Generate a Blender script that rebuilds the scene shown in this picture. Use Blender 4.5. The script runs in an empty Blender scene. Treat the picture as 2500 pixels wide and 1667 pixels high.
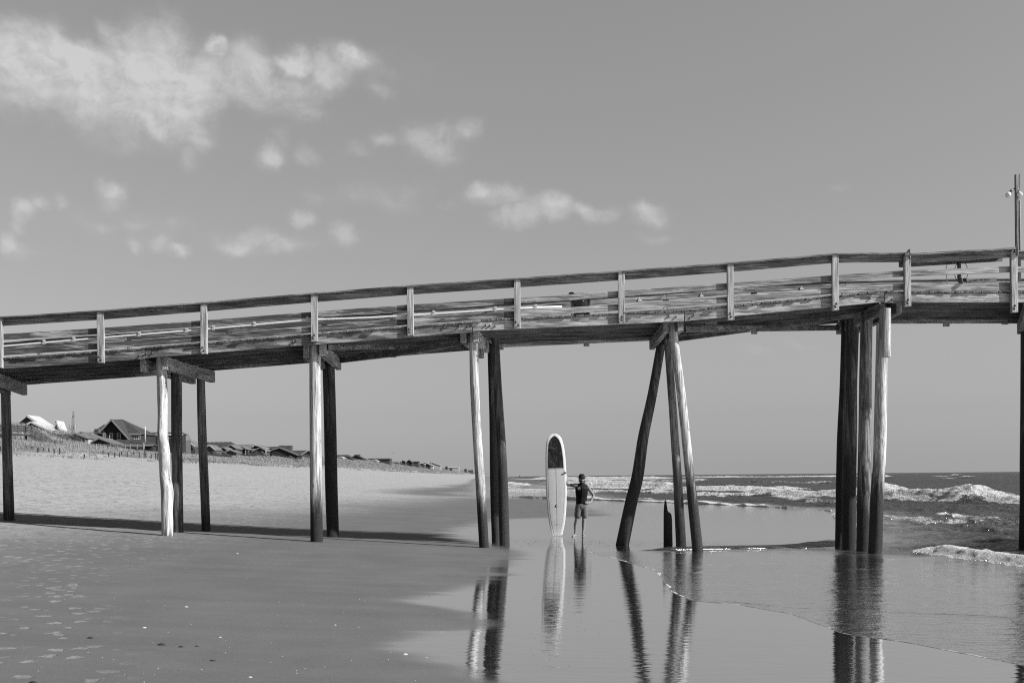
import bpy, math, random
import numpy as np
from mathutils import Vector, Matrix
R = math.radians
random.seed(7); rng = np.random.default_rng(7)
sc = bpy.context.scene; COL = sc.collection

# ------------------------------------------------------------ camera
CAMZ = 1.81; FPX = 2430.0; HX, HY = 1250.0, 1162.5; ROLL = 0.0092
cd = bpy.data.cameras.new('camera'); cam = bpy.data.objects.new('camera', cd); COL.objects.link(cam)
cd.sensor_width = 36.0; cd.lens = FPX/2500*36.0
cd.shift_y = (HY-833.5)/2500
cd.clip_start = 0.1; cd.clip_end = 60000
cam.location = (0, 0, CAMZ); cam.rotation_euler = (math.pi/2, ROLL, 0)
sc.camera = cam
def P(px, py, Y):
    dx = px-HX; dy = HY-py; c, s = math.cos(ROLL), math.sin(ROLL)
    return Vector(((dx*c+dy*s)*Y/FPX, Y, CAMZ+(-dx*s+dy*c)*Y/FPX))
def hor(px): return HY-ROLL*(px-HX)

# ------------------------------------------------------------ sun, sky, exposure
SUNV = Vector((1.28, -0.50, 1.0)).normalized()
sl = bpy.data.lights.new('sun', 'SUN'); so = bpy.data.objects.new('sun', sl); COL.objects.link(so)
sl.energy = 5.0; sl.angle = R(0.5); sl.color = (1, 1, 1)
so.rotation_euler = SUNV.to_track_quat('Z', 'Y').to_euler(); so.location = (30, -30, 40)
SUN_EL = math.asin(SUNV.z); SUN_AZ = math.atan2(SUNV.x, SUNV.y)
sc.view_settings.view_transform = 'Standard'; sc.view_settings.look = 'None'
sc.view_settings.exposure = 1.0; sc.view_settings.gamma = 1.0
try: sc.view_settings.use_curve_mapping = False
except Exception: pass
sc.cycles.use_denoising = False; sc.cycles.pixel_filter_type = 'BLACKMAN_HARRIS'; sc.cycles.filter_width = 1.15
sc.cycles.max_bounces = 6

W = bpy.data.worlds.new('World'); sc.world = W; W.use_nodes = True
nt = W.node_tree; nt.nodes.clear()
class NB:
    """small helper to build node graphs"""
    def __init__(s, nt): s.nt = nt
    def n(s, t, **kw):
        nd = s.nt.nodes.new(t)
        for k, v in kw.items(): setattr(nd, k, v)
        return nd
    def put(s, sock, v):
        if isinstance(v, (int, float, tuple, list)):
            sock.default_value = v
        elif v is not None: s.nt.links.new(v, sock)
    def m(s, op, a, b=None, c=None, clamp=False):
        nd = s.n('ShaderNodeMath', operation=op); nd.use_clamp = clamp
        s.put(nd.inputs[0], a)
        if b is not None: s.put(nd.inputs[1], b)
        if c is not None: s.put(nd.inputs[2], c)
        return nd.outputs[0]
    def v(s, op, a, b=None):
        nd = s.n('ShaderNodeVectorMath', operation=op); s.put(nd.inputs[0], a)
        if b is not None: s.put(nd.inputs[3 if op == 'SCALE' else 1], b)
        return nd.outputs['Value'] if op in ('LENGTH', 'DOT_PRODUCT', 'DISTANCE') else nd.outputs[0]
    def noise(s, vec, scale, detail=4, rough=0.55, dist=0.0, color=False, lac=2.0):
        nd = s.n('ShaderNodeTexNoise'); s.put(nd.inputs['Vector'], vec)
        nd.inputs['Scale'].default_value = scale; nd.inputs['Detail'].default_value = detail
        nd.inputs['Roughness'].default_value = rough; nd.inputs['Distortion'].default_value = dist
        nd.inputs['Lacunarity'].default_value = lac
        return nd.outputs['Color' if color else 'Fac']
    def ramp(s, fac, lo, hi, a=0.0, b=1.0, smooth=True):
        nd = s.n('ShaderNodeMapRange'); nd.interpolation_type = 'SMOOTHSTEP' if smooth else 'LINEAR'
        s.put(nd.inputs[0], fac); s.put(nd.inputs[1], lo); s.put(nd.inputs[2], hi); s.put(nd.inputs[3], a); s.put(nd.inputs[4], b)
        return nd.outputs[0]
    def mix(s, f, a, b):   # float mix
        nd = s.n('ShaderNodeMix'); nd.data_type = 'FLOAT'
        s.put(nd.inputs[0], f); s.put(nd.inputs[2], a); s.put(nd.inputs[3], b); return nd.outputs[0]
    def map(s, vec, scale=(1, 1, 1), loc=(0, 0, 0), rot=(0, 0, 0)):
        nd = s.n('ShaderNodeMapping'); s.put(nd.inputs[0], vec)
        nd.inputs[1].default_value = loc; nd.inputs[2].default_value = rot; nd.inputs[3].default_value = scale
        return nd.outputs[0]
    def xyz(s, vec):
        nd = s.n('ShaderNodeSeparateXYZ'); s.put(nd.inputs[0], vec); return nd.outputs
    def com(s, x, y, z):
        nd = s.n('ShaderNodeCombineXYZ'); s.put(nd.inputs[0], x); s.put(nd.inputs[1], y); s.put(nd.inputs[2], z); return nd.outputs[0]

nb = NB(nt)
sky = nb.n('ShaderNodeTexSky', sky_type='NISHITA'); sky.sun_disc = False
sky.sun_elevation = SUN_EL; sky.sun_rotation = SUN_AZ
sky.air_density = 1.0; sky.dust_density = 2.0; sky.ozone_density = 1.0; sky.altitude = 0
tc = nb.n('ShaderNodeTexCoord')
s0 = nb.xyz(tc.outputs['Generated'])
nb.put(sky.inputs[0], nb.com(s0[0], s0[1], nb.m('MAXIMUM', s0[2], 0.06)))
# black and white film: one grey value per direction
sep = nb.n('ShaderNodeSeparateColor'); nt.links.new(sky.outputs[0], sep.inputs[0])
grey = nb.m('ADD', nb.m('MULTIPLY', sep.outputs[0], 0.30), nb.m('ADD', nb.m('MULTIPLY', sep.outputs[1], 0.45), nb.m('MULTIPLY', sep.outputs[2], 0.25)))
d = nb.xyz(tc.outputs['Generated'])
grey = nb.m('MULTIPLY', nb.m('POWER', nb.m('MULTIPLY', grey, 0.3), 0.62), 2.45)
az = nb.m('ARCTAN2', d[0], d[1]); el = nb.m('ARCSINE', d[2])
uv0 = nb.com(az, el, 0.0)
wob = nb.noise(uv0, 15.0, 5, 0.6, color=True)
uv = nb.v('ADD', uv0, nb.v('SCALE', nb.v('SUBTRACT', wob, (0.5, 0.5, 0.5)), 0.038))
# clouds: (x, y, rx, ry, strength) as directions, in the survey's zoom units
CL = [(420,330,230,110,.35),(780,260,200,90,.35),(55,165,115,80,.9),(60,290,130,80,.6),(300,290,160,110,.6),(520,260,150,110,.62),(560,420,150,70,.4),(165,150,60,55,.7),(250,215,85,50,.9),(170,260,90,60,.7),(372,100,45,26,.35),
(540,125,95,65,.55),(430,210,110,75,.5),(732,165,36,32,.8),(370,330,230,120,.48),(620,330,130,120,.72),(700,230,130,65,.6),
(830,230,90,60,.6),(985,215,65,42,.75),(930,310,170,80,.52),(1090,265,100,70,.5),(1200,200,60,36,.75),(1130,225,80,50,.5),
(1050,400,75,25,.4),(420,450,120,50,.3),(682,480,42,28,.5),(640,530,30,28,.35),(905,535,48,36,.6),(950,480,32,28,.28),
(1035,530,45,22,.35),(1280,315,46,30,.32),(1290,462,42,26,.4),(1220,505,55,22,.28),(1420,470,72,58,.45),(1500,480,65,62,.45),
(1590,445,46,32,.5),(378,632,48,27,.75),(380,680,48,32,.35),(80,700,42,30,.55),(58,745,32,42,.5),(140,680,32,22,.5),(205,675,22,22,.4),
(28,825,32,32,.6),(80,850,60,27,.35),(1618,652,42,32,.7),(1700,672,72,32,.6),(1750,740,75,34,.6),(1860,700,75,46,.75),
(1980,710,62,30,.55),(2065,715,42,26,.4),(2190,715,52,36,.6),(2200,800,42,22,.28),(1350,670,62,32,.3),(1500,682,42,17,.28),
(530,810,42,27,.5),(610,835,52,24,.6),(440,820,27,22,.4),(345,755,32,17,.4),(440,750,42,17,.35),(580,745,32,22,.28),
(1020,735,42,32,.5),(1055,660,32,42,.28),(880,800,62,32,.42),(810,830,52,27,.4),(960,840,62,27,.42),(1160,790,47,36,.45),
(1300,655,260,50,.2),(480,760,240,50,.2),(900,820,200,40,.25),(1250,240,160,60,.22),(2830,640,40,14,.3),(2560,1180,60,20,.25),(2700,1150,60,14,.22)]
# sky dimmed overhead, above the view, to cut shade fill; slightly dimmer near horizon
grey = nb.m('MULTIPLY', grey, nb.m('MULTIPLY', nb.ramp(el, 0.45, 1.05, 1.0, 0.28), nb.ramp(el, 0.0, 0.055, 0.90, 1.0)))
tot = None; ext = None
for (cx, cy, rx, ry, st) in CL:
    px, py = cx/1.3835, cy/1.3835
    p = P(px, py, 1.0)-Vector((0, 0, CAMZ)); a0 = math.atan2(p.x, p.y); e0 = math.asin(p.normalized().z)
    k = 1.42/1.3835/FPX
    dd = nb.v('LENGTH', nb.v('MULTIPLY', nb.v('SUBTRACT', uv, (a0, e0, 0.0)), (1/(rx*k*math.cos(a0)**2), 1/(ry*k), 0.0)))
    f = nb.ramp(dd, 1.25, 0.1, 0.0, st)
    tot = f if tot is None else nb.m('ADD', nb.m('MAXIMUM', tot, f), nb.m('MULTIPLY', nb.m('MINIMUM', tot, f), 0.3))
n1 = nb.noise(nb.map(uv, (1, 1.25, 1)), 21.0, 8, 0.60, 0.0)
n1b = nb.noise(nb.map(uv, (1, 1.25, 1), loc=(-0.006, -0.009, 0)), 21.0, 8, 0.60, 0.0)
shade = nb.m('MULTIPLY', nb.m('SUBTRACT', n1, n1b), 2.6)
dens = nb.m('MULTIPLY', tot, nb.ramp(nb.m('ADD', nb.m('MULTIPLY', n1, 0.9), nb.m('MULTIPLY', tot, 0.62)), 0.34, 0.88))
dens = nb.m('MINIMUM', nb.m('MULTIPLY', dens, nb.m('ADD', 0.88, shade)), 0.95)
vis = nb.m('MULTIPLY', dens, 0.60, clamp=True)
EN = (nb, sky, grey, vis)
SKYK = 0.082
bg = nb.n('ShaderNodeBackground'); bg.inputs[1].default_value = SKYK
cl_val = 5.0
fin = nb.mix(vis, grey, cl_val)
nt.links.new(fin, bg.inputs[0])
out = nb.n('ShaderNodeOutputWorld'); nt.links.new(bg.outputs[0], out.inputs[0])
W.cycles.sampling_method = 'MANUAL'; W.cycles.sample_map_resolution = 512

# ------------------------------------------------------------ mesh and object helpers
def tag(o, label=None, cat=None, group=None, kind=None):
    if label: o['label'] = label
    if cat: o['category'] = cat
    if group: o['group'] = group
    if kind: o['kind'] = kind
    return o
def empty(name, loc, label, cat, group=None):
    o = bpy.data.objects.new(name, None); COL.objects.link(o); o.location = loc
    o.empty_display_size = 0.3
    return tag(o, label, cat, group)
def root_of(o):
    while o.parent: o = o.parent
    return o
class MB:
    def __init__(s): s.v = []; s.f = []
    def add(s, vs, fs):
        b = len(s.v); s.v.extend([tuple(v) for v in vs]); s.f.extend([tuple(b+i for i in f) for f in fs]); return s
    def box(s, lo, hi):
        x0, y0, z0 = lo; x1, y1, z1 = hi
        return s.add([(x0,y0,z0),(x1,y0,z0),(x1,y1,z0),(x0,y1,z0),(x0,y0,z1),(x1,y0,z1),(x1,y1,z1),(x0,y1,z1)],
            [(0,3,2,1),(4,5,6,7),(0,1,5,4),(1,2,6,5),(2,3,7,6),(3,0,4,7)])
    def prism(s, pts, y0, y1):
        """polygon of (x,z) points extruded from y0 to y1"""
        n = len(pts); vs = [(x, y0, z) for x, z in pts]+[(x, y1, z) for x, z in pts]
        return s.add(vs, [tuple(range(n)), tuple(range(2*n-1, n-1, -1))]+[((i+1) % n, i, n+i, n+(i+1) % n) for i in range(n)])
    def hexa(s, p):  # 8 points: bottom 4 then top 4
        return s.add(p, [(0,3,2,1),(4,5,6,7),(0,1,5,4),(1,2,6,5),(2,3,7,6),(3,0,4,7)])
    def bar(s, a, b, w, h, up=(0, 0, 1)):
        a = Vector(a); b = Vector(b); t = (b-a).normalized(); u = Vector(up)
        if abs(t.dot(u)) > 0.98: u = Vector((0, 1, 0))
        sd = t.cross(u).normalized(); u = sd.cross(t).normalized()
        p = []
        for q in (-1, 1):
            for base, k in ((a, -1), (a, 1), (b, 1), (b, -1)):
                p.append(base+sd*(k*w/2)+u*(q*h/2))
        return s.hexa(p)
    def tube(s, pts, rad, n=12, caps=True, jit=None):
        pts = [Vector(p) for p in pts]; m = len(pts); vs = []
        for i, p in enumerate(pts):
            t = (pts[min(i+1, m-1)]-pts[max(i-1, 0)]).normalized()
            a = Vector((1, 0, 0)) if abs(t.x) < 0.9 else Vector((0, 1, 0))
            u = t.cross(a).normalized(); w = t.cross(u).normalized()
            r = rad[i] if hasattr(rad, '__len__') else rad
            for k in range(n):
                an = 2*math.pi*k/n; rr = r*(jit(i, k) if jit else 1.0)
                vs.append(p+u*(math.cos(an)*rr)+w*(math.sin(an)*rr))
        fs = [(i*n+k, i*n+(k+1) % n, (i+1)*n+(k+1) % n, (i+1)*n+k) for i in range(m-1) for k in range(n)]
        if caps: fs += [tuple(range(n-1, -1, -1)), tuple((m-1)*n+k for k in range(n))]
        return s.add(vs, fs)
    def ball(s, c, r, nu=14, nv=10):
        c = Vector(c); rx, ry, rz = r if hasattr(r, '__len__') else (r, r, r)
        vs = [(c.x, c.y, c.z-rz)]
        for i in range(1, nv):
            ph = -math.pi/2+math.pi*i/nv
            for k in range(nu):
                th = 2*math.pi*k/nu; vs.append((c.x+rx*math.cos(ph)*math.cos(th), c.y+ry*math.cos(ph)*math.sin(th), c.z+rz*math.sin(ph)))
        vs.append((c.x, c.y, c.z+rz)); fs = [(0, 1+(k+1) % nu, 1+k) for k in range(nu)]
        for i in range(nv-2):
            for k in range(nu):
                a = 1+i*nu+k; b = 1+i*nu+(k+1) % nu; fs.append((a, b, b+nu, a+nu))
        L = len(vs)-1; fs += [(L, 1+(nv-2)*nu+k, 1+(nv-2)*nu+(k+1) % nu) for k in range(nu)]
        return s.add(vs, fs)
    def build(s, name, mat, parent=None, smooth=False, bevel=0.0):
        me = bpy.data.meshes.new(name); me.from_pydata(s.v, [], s.f); me.update()
        if smooth: me.shade_smooth()
        me.materials.append(mat); o = bpy.data.objects.new(name, me); COL.objects.link(o)
        if parent:
            o.parent = parent
            if parent.type == 'EMPTY': o.location = -Vector(parent.location)
        if bevel:
            b = o.modifiers.new('bevel', 'BEVEL'); b.width = bevel; b.segments = 1; b.limit_method = 'ANGLE'
        return o
def grid_mesh(name, X, Y, Z, mat, attrs=None, flip=False):
    n, m = X.shape
    me = bpy.data.meshes.new(name); me.vertices.add(n*m)
    me.vertices.foreach_set('co', np.stack([X, Y, Z], -1).astype(np.float32).ravel())
    idx = np.arange(n*m).reshape(n, m)
    q = np.stack([idx[:-1, :-1], idx[:-1, 1:], idx[1:, 1:], idx[1:, :-1]], -1).reshape(-1, 4)
    nq = len(q); me.loops.add(nq*4); me.polygons.add(nq)
    me.loops.foreach_set('vertex_index', q.ravel().astype(np.int32))
    me.polygons.foreach_set('loop_start', np.arange(0, nq*4, 4, dtype=np.int32))
    me.update(calc_edges=True); me.validate(); me.shade_smooth()
    for k, a in (attrs or {}).items():
        at = me.attributes.new(k, 'FLOAT', 'POINT'); at.data.foreach_set('value', a.astype(np.float32).ravel())
    me.materials.append(mat); o = bpy.data.objects.new(name, me); COL.objects.link(o); return o

# numpy noise
_perm = rng.random((256, 256))
def vnoise(x, y, seed=0):
    x = x+seed*17.31; y = y+seed*9.77
    xi = np.floor(x).astype(np.int64); yi = np.floor(y).astype(np.int64); fx = x-xi; fy = y-yi
    fx = fx*fx*fx*(fx*(fx*6-15)+10); fy = fy*fy*fy*(fy*(fy*6-15)+10)
    g = lambda a, b: _perm[(a+37*seed) & 255, (b+(a >> 8)*13) & 255]
    return (g(xi, yi)*(1-fx)+g(xi+1, yi)*fx)*(1-fy)+(g(xi, yi+1)*(1-fx)+g(xi+1, yi+1)*fx)*fy-0.5
def fbm(x, y, oct=4, seed=0, gain=0.5):
    r = 0; a = 1.0; c, s = math.cos(0.6), math.sin(0.6)
    for i in range(oct):
        r = r+a*vnoise(x, y, seed+i); x, y = (c*x-s*y)*2.03, (s*x+c*y)*2.03; a *= gain
    return r
def ss(t):
    t = np.clip(t, 0, 1); return t*t*(3-2*t)

# ------------------------------------------------------------ materials
def newmat(name):
    m = bpy.data.materials.new(name); m.use_nodes = True; t = m.node_tree; t.nodes.clear()
    b = NB(t); pr = b.n('ShaderNodeBsdfPrincipled'); o = b.n('ShaderNodeOutputMaterial'); t.links.new(pr.outputs[0], o.inputs[0])
    return m, b, pr
def setcol(b, pr, val):
    if isinstance(val, (int, float)): pr.inputs['Base Color'].default_value = (val, val, val, 1)
    else: b.nt.links.new(val, pr.inputs['Base Color'])
def bump(b, pr, h, strength=0.5, dist=0.01):
    bp = b.n('ShaderNodeBump'); bp.inputs['Strength'].default_value = strength; bp.inputs['Distance'].default_value = dist
    b.nt.links.new(h, bp.inputs['Height']); b.nt.links.new(bp.outputs[0], pr.inputs['Normal'])
def film(b, pr, fac, rough, col=.86, normal=None):
    """a thin sheet of standing water over the surface: mirror it by fac"""
    g = b.n('ShaderNodeBsdfGlossy'); g.inputs['Color'].default_value = (col, col, col, 1); b.put(g.inputs['Roughness'], rough)
    b.nt.links.new(normal, g.inputs['Normal']); mx = b.n('ShaderNodeMixShader'); b.put(mx.inputs[0], fac); b.nt.links.new(pr.outputs[0], mx.inputs[1]); b.nt.links.new(g.outputs[0], mx.inputs[2])
    b.nt.links.new(mx.outputs[0], [n for n in b.nt.nodes if n.type == 'OUTPUT_MATERIAL'][0].inputs[0])
_mc = {}; AL = 0.60
def plain(name, val, rough=0.6, spec=0.3, var=0.25, scale=8.0):
    if name in _mc: return _mc[name]
    m, b, pr = newmat(name); g = b.n('ShaderNodeTexCoord').outputs['Object']
    n = b.noise(g, scale, 5, 0.6); setcol(b, pr, b.m('MULTIPLY', val*AL, b.ramp(n, 0.25, 0.75, 1-var, 1+var)))
    pr.inputs['Roughness'].default_value = rough; pr.inputs['Specular IOR Level'].default_value = spec
    bump(b, pr, n, 0.2, 0.01); _mc[name] = m; return m
def wood(name, axis, light, dark, stain=0.5, knots=True, algae=None, cscale=1.0):
    """weathered timber: grain along axis, dark stain patches, knots; algae=(z0,z1) darkens a pile's foot"""
    if name in _mc: return _mc[name]
    m, b, pr = newmat(name); tcn = b.n('ShaderNodeTexCoord'); oi = b.n('ShaderNodeObjectInfo')
    off = b.v('SCALE', (31.7, 17.3, 23.9), None); off.node.inputs[3].default_value = 1.0
    b.nt.links.new(oi.outputs['Random'], off.node.inputs[3])
    g = b.v('ADD', tcn.outputs['Object'], off)
    def sc_(al, ac): return tuple(al if i == axis else ac for i in range(3))
    wv = b.noise(b.map(g, sc_(0.8, 3)), 1.0, 2, 0.5, color=True)
    gw = b.v('ADD', g, b.v('SCALE', b.v('SUBTRACT', wv, (.5, .5, .5)), 0.06))
    fib = b.noise(b.map(gw, sc_(1.6, 55)), 1.0, 6, 0.65)
    coarse = b.noise(b.map(gw, sc_(0.9, 16)), 1.0, 4, 0.6)
    patch = b.noise(b.map(gw, sc_(0.9, 8.0)), cscale, 6, 0.66, 0.25)
    vo = b.n('ShaderNodeTexVoronoi'); vo.feature = 'F1'; vo.inputs['Scale'].default_value = 1.0; vo.inputs['Randomness'].default_value = 1.0
    b.put(vo.inputs['Vector'], b.map(gw, sc_(1.7, 7.0)))
    kd = vo.outputs['Distance']
    sf = b.ramp(b.m('ADD', patch, b.m('MULTIPLY', coarse, 0.25)), 0.60-0.22*stain, 0.78-0.22*stain, 0, 1)
    val = b.mix(sf, light*AL, dark*AL)
    val = b.m('MULTIPLY', val, b.ramp(fib, 0.3, 0.7, 0.50, 1.38))
    val = b.m('MULTIPLY', val, b.ramp(coarse, 0.25, 0.75, 0.75, 1.2))
    if knots:
        ring = b.ramp(kd, 0.04, 0.16, 0.35, 1.0); halo = b.ramp(kd, 0.1, 0.3, 1.35, 1.0)
        val = b.m('MULTIPLY', b.m('MULTIPLY', val, ring), halo)
    cr = b.noise(b.map(gw, sc_(0.7, 42)), 1.0, 3, 0.5)
    val = b.m('MULTIPLY', val, b.ramp(cr, 0.36, 0.43, 0.30, 1.0))
    h = fib
    if algae:
        z = b.xyz(b.n('ShaderNodeNewGeometry').outputs['Position'])[2]
        t = b.ramp(b.m('ADD', z, b.m('MULTIPLY', b.m('SUBTRACT', patch, 0.5), -2.2)), algae[0], algae[1], 1.0, 0.0)
        barn = b.noise(g, 62.0, 5, 0.75); spk = b.ramp(barn, 0.56, 0.66, 0.012, 0.07)
        val = b.mix(t, val, spk)
        h = b.m('ADD', fib, b.m('MULTIPLY', b.m('MULTIPLY', barn, t), 1.6))
    setcol(b, pr, val); pr.inputs['Roughness'].default_value = 0.82; pr.inputs['Specular IOR Level'].default_value = 0.25
    bump(b, pr, b.m('ADD', h, b.m('MULTIPLY', coarse, 0.7)), 0.75, 0.012)
    _mc[name] = m; return m

# ------------------------------------------------------------ beach and sea
XE_Y = np.array([-30, 0, 3, 6, 9.1, 10.3, 10.85, 12.4, 13.2, 13.6, 14.7, 17.9, 20.0, 22.0, 22.9, 24.3, 26.5, 29, 32, 40, 50, 58, 65, 78, 90, 130, 170, 365, 1000, 3000, 40000])
XE_X = np.array([16, 9, 7.4, 6.0, 4.68, 4.1, 3.6, 3.45, 3.0, 2.45, 2.34, 2.54, 2.2, 1.7, 2.9, 4.4, 7.6, 9.6, 10.5, 13, 16, 14.5, 12, 6.2, 0.5, -2.4, -4.0, -6, -8, -8, -8.])
def xe_(Y):
    e = np.interp(Y, XE_Y, XE_X)
    w = np.clip(Y/40, 0.25, 6)
    return e+0.10*vnoise(Y*2.3, 0*Y, 3)*w+0.14*vnoise(Y*0.8, 0*Y, 5)*w+0.025*vnoise(Y*11, 0*Y, 9)
BX = np.array([-4000, -100, -85, -70, -60, -45, -30, -20, -12.8, -7.8, -4.4, -.65, 2.5, 5, 8.3, 12, 20, 60, 40000.])
BZ = np.array([8.6, 8.6, 8.6, 6.7, 5.1, 3.55, 2.2, 1.38, .81, .52, .35, .18, .09, .03, -.06, -.2, -.6, -4, -12.])
SEA = -0.14
def ground(x, Y, fine=True):
    sh = np.clip(9.5-np.interp(Y, XE_Y, XE_X), 0, 200)*ss((Y-66)/22)
    xs = x+sh*np.clip((x+45)/45, 0, 1)
    z = np.interp(xs, BX, BZ)
    # soften the profile's corners
    z = 0.5*z+0.25*(np.interp(xs-1.5, BX, BZ)+np.interp(xs+1.5, BX, BZ))
    z = z-0.085*ss((Y-22.5)/6)*ss((x+14)/10)
    bar = -.075-0.06*np.clip(x-np.interp(Y, XE_Y, XE_X), 0, 60)
    z = np.where((x > 0) & (Y > 24) & (Y < 88), np.maximum(z, np.minimum(bar, -0.07)), z)
    mul = np.interp(Y, [0, 150, 200, 215, 275, 375, 590, 826, 1377, 9000], [1.1, 1.1, .93, .93, .85, 1.42, 2.0, 2.15, 2.4, 2.4])
    z = np.where(z > 5.1, 5.1+(z-5.1)*mul, z)
    vg = ss((-x-58+4*vnoise(Y*.05, x*.05, 2))/14)
    z = z+vg*(0.7*fbm(x*.09, Y*.06, 4, 4)+3.3*np.exp(-((x+90)/9)**2-((Y-176)/14)**2))
    dry = ss((-xs-12)/14)
    z = z+dry*(0.05*fbm(x*.5, Y*.35, 4, 11)+0.035*fbm(x*2.3, Y*1.7, 3, 21)*(Y < 160))+0.06*dry*fbm(x*.07, Y*.04, 3, 31)
    if fine: z = z+0.005*fbm(x*1.3, Y*.9, 3, 41)*ss((-x-1.5)/2)
    return z
def gz(x, Y): return float(ground(np.array([[float(x)]]), np.array([[float(Y)]]))[0, 0])

def geo_rows(y0, y1, n): return np.exp(np.linspace(math.log(y0), math.log(y1), n))
Yr = np.concatenate([np.linspace(-60, 3.2, 24), geo_rows(3.6, 9000, 900)])
xl = -np.concatenate([np.sinh(np.linspace(7.6, 0.02, 420))*0.95]); xr = np.concatenate([np.linspace(0, 16, 90), 16+np.sinh(np.linspace(0.05, 4.0, 45))*1.6])
Xc = np.concatenate([xl, xr])
X, Y = np.meshgrid(Xc, Yr); Z = ground(X, Y)
xs_ = X-0.13*np.clip(Y-25, 0, 400)
XM = np.interp(Y, [0, 6, 8, 8.8, 9.6, 10.3, 11, 12.0, 12.8, 13.6, 15.4, 18, 21.3, 24, 26, 30, 40, 46, 75, 95, 110, 125, 190, 400, 2000],
                  [.6, .1, -.33, -1.0, -1.3, -1.1, -.45, -.8, -1.4, -1.2, -.5, -.3, -.05, -.7, -1.6, -2.4, -1.0, 4, 2.0, -4.2, -8.5, -6.5, -9, -17, -60])
XM = XM+0.5*vnoise(X*.35, Y*2.2, 51)*np.clip(Y/25, .8, 4)+0.3*vnoise(X*.2, Y*5.5, 53)*np.clip(Y/25, .8, 4)
mirror = ss((X-XM)/(0.9*np.clip(Y/20, .7, 4))+0.25)
mirror = np.maximum(mirror, ss((X-xe_(Y))/.4+1.2))
moist = ss((xs_+17+1.5*vnoise(X*.25, Y*.12, 61)+1.2*vnoise(X*.1, Y*.6, 63))/11)
fardamp = ss((X+15+.06*Y*0+3*vnoise(X*.1, Y*.07, 65))/7)*(Y > 70)*ss((420-Y)/150)*ss((Y-80)/20)
moist = np.maximum(moist, np.maximum(mirror, fardamp*.95))
veg = ss((-X-60+7*fbm(X*.12, Y*.07, 4, 71)+3*vnoise(X*.5, Y*.3, 75))/5)
m, b, pr = newmat('sand')
pos = b.n('ShaderNodeNewGeometry').outputs['Position']
def attr(b, nme):
    a = b.n('ShaderNodeAttribute'); a.attribute_name = nme; return a.outputs['Fac']
wm, mo, vv = attr(b, 'mirror'), attr(b, 'moist'), attr(b, 'veg')
n_f = b.noise(b.map(pos, (2.2, 1.0, 1)), 14, 6, 0.7); n_m = b.noise(b.map(pos, (1.0, .7, 1)), .9, 5, 0.6); n_l = b.noise(b.map(pos, (.5, 1.6, 1)), .35, 5, .6, .5)
n_str = b.noise(b.map(pos, (.16, 1.9, 1)), 1.0, 5, .6, .3)
dryc = b.m('MULTIPLY', b.m('MULTIPLY', 0.235, b.ramp(n_f, .3, .7, .80, 1.16)), b.ramp(n_m, .3, .7, .93, 1.06))
dimple = b.noise(b.map(pos, (1.0, .62, 1)), 3.3, 5, .72)
dryc = b.m('MULTIPLY', dryc, b.ramp(dimple, .38, .47, .52, 1.0))
wrack = b.noise(b.map(pos, (.5, .13, 1)), 2.0, 7, .8); dryc = b.m('MULTIPLY', dryc, b.ramp(wrack, .635, .69, 1.0, .35))
moc = b.m('MULTIPLY', b.m('MULTIPLY', .088, b.ramp(n_m, .3, .7, .93, 1.07)), b.ramp(n_str, .3, .7, .94, 1.06))
mm = b.m('ADD', mo, b.m('MULTIPLY', b.m('SUBTRACT', n_l, .5), b.m('MULTIPLY', b.m('MULTIPLY', mo, b.m('SUBTRACT', 1.0, mo)), 1.6)), clamp=True)
c = b.mix(mm, dryc, moc)
# old footprints: pale, crusted ovals scattered over the damp sand at the left
vo = b.n('ShaderNodeTexVoronoi'); vo.feature = 'F1'; vo.inputs['Scale'].default_value = 1.0
warp = b.v('ADD', pos, b.v('SCALE', b.v('SUBTRACT', b.noise(pos, 6, 3, .6, color=True), (.5, .5, .5)), .24))
b.put(vo.inputs['Vector'], b.map(warp, (4.6, 4.6, 0)))
px_ = b.xyz(pos)
line = b.m('ABSOLUTE', b.m('SUBTRACT', b.m('ADD', px_[0], b.m('MULTIPLY', b.m('SUBTRACT', px_[1], 9.0), .42)), -4.2))
reg = b.m('MAXIMUM', b.ramp(line, .9, .1, 0, .9), b.m('MULTIPLY', b.ramp(px_[0], -5.0, -8.5, 0, 1), b.ramp(px_[1], 13.0, 16.5, 0, 1)))
reg = b.m('MULTIPLY', reg, b.ramp(px_[1], 60.0, 30.0, 0, 1))
cellr = b.xyz(vo.outputs['Color'])[0]
fp = b.m('MULTIPLY', b.m('MULTIPLY', b.ramp(vo.outputs['Distance'], .38, .26, 0, 1), b.ramp(cellr, .22, .28, 0, 1)), reg)
fpr = b.m('MULTIPLY', fp, b.ramp(n_f, .42, .56, .35, 1.0))
c = b.mix(b.m('MULTIPLY', fpr, .68), c, .22)
c = b.mix(wm, b.m('MULTIPLY', c, b.ramp(b.noise(pos, 70, 3, .8), .3, .7, .86, 1.14)), b.m('MULTIPLY', c, .6))
vegc = b.m('MULTIPLY', .085, b.ramp(n_f, .3, .7, .6, 1.4))
vfac = b.m('MULTIPLY', vv, b.ramp(b.noise(pos, .8, 5, .7), .36, .52, .35, 1.0))
c = b.mix(vfac, c, vegc)
setcol(b, pr, c)
mir = b.m('MULTIPLY', wm, b.ramp(n_str, .2, .5, .85, 1.0))
b.nt.links.new(b.mix(mir, b.mix(mm, .95, .62), b.ramp(n_str, .35, .75, .03, .075)), pr.inputs['Roughness'])
b.nt.links.new(b.mix(mir, 1.33, 1.4), pr.inputs['IOR'])
b.nt.links.new(b.mix(mir, b.mix(mm, .05, .08), .5), pr.inputs['Specular IOR Level'])
bp = b.n('ShaderNodeBump'); bp.inputs['Distance'].default_value = .03
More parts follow.
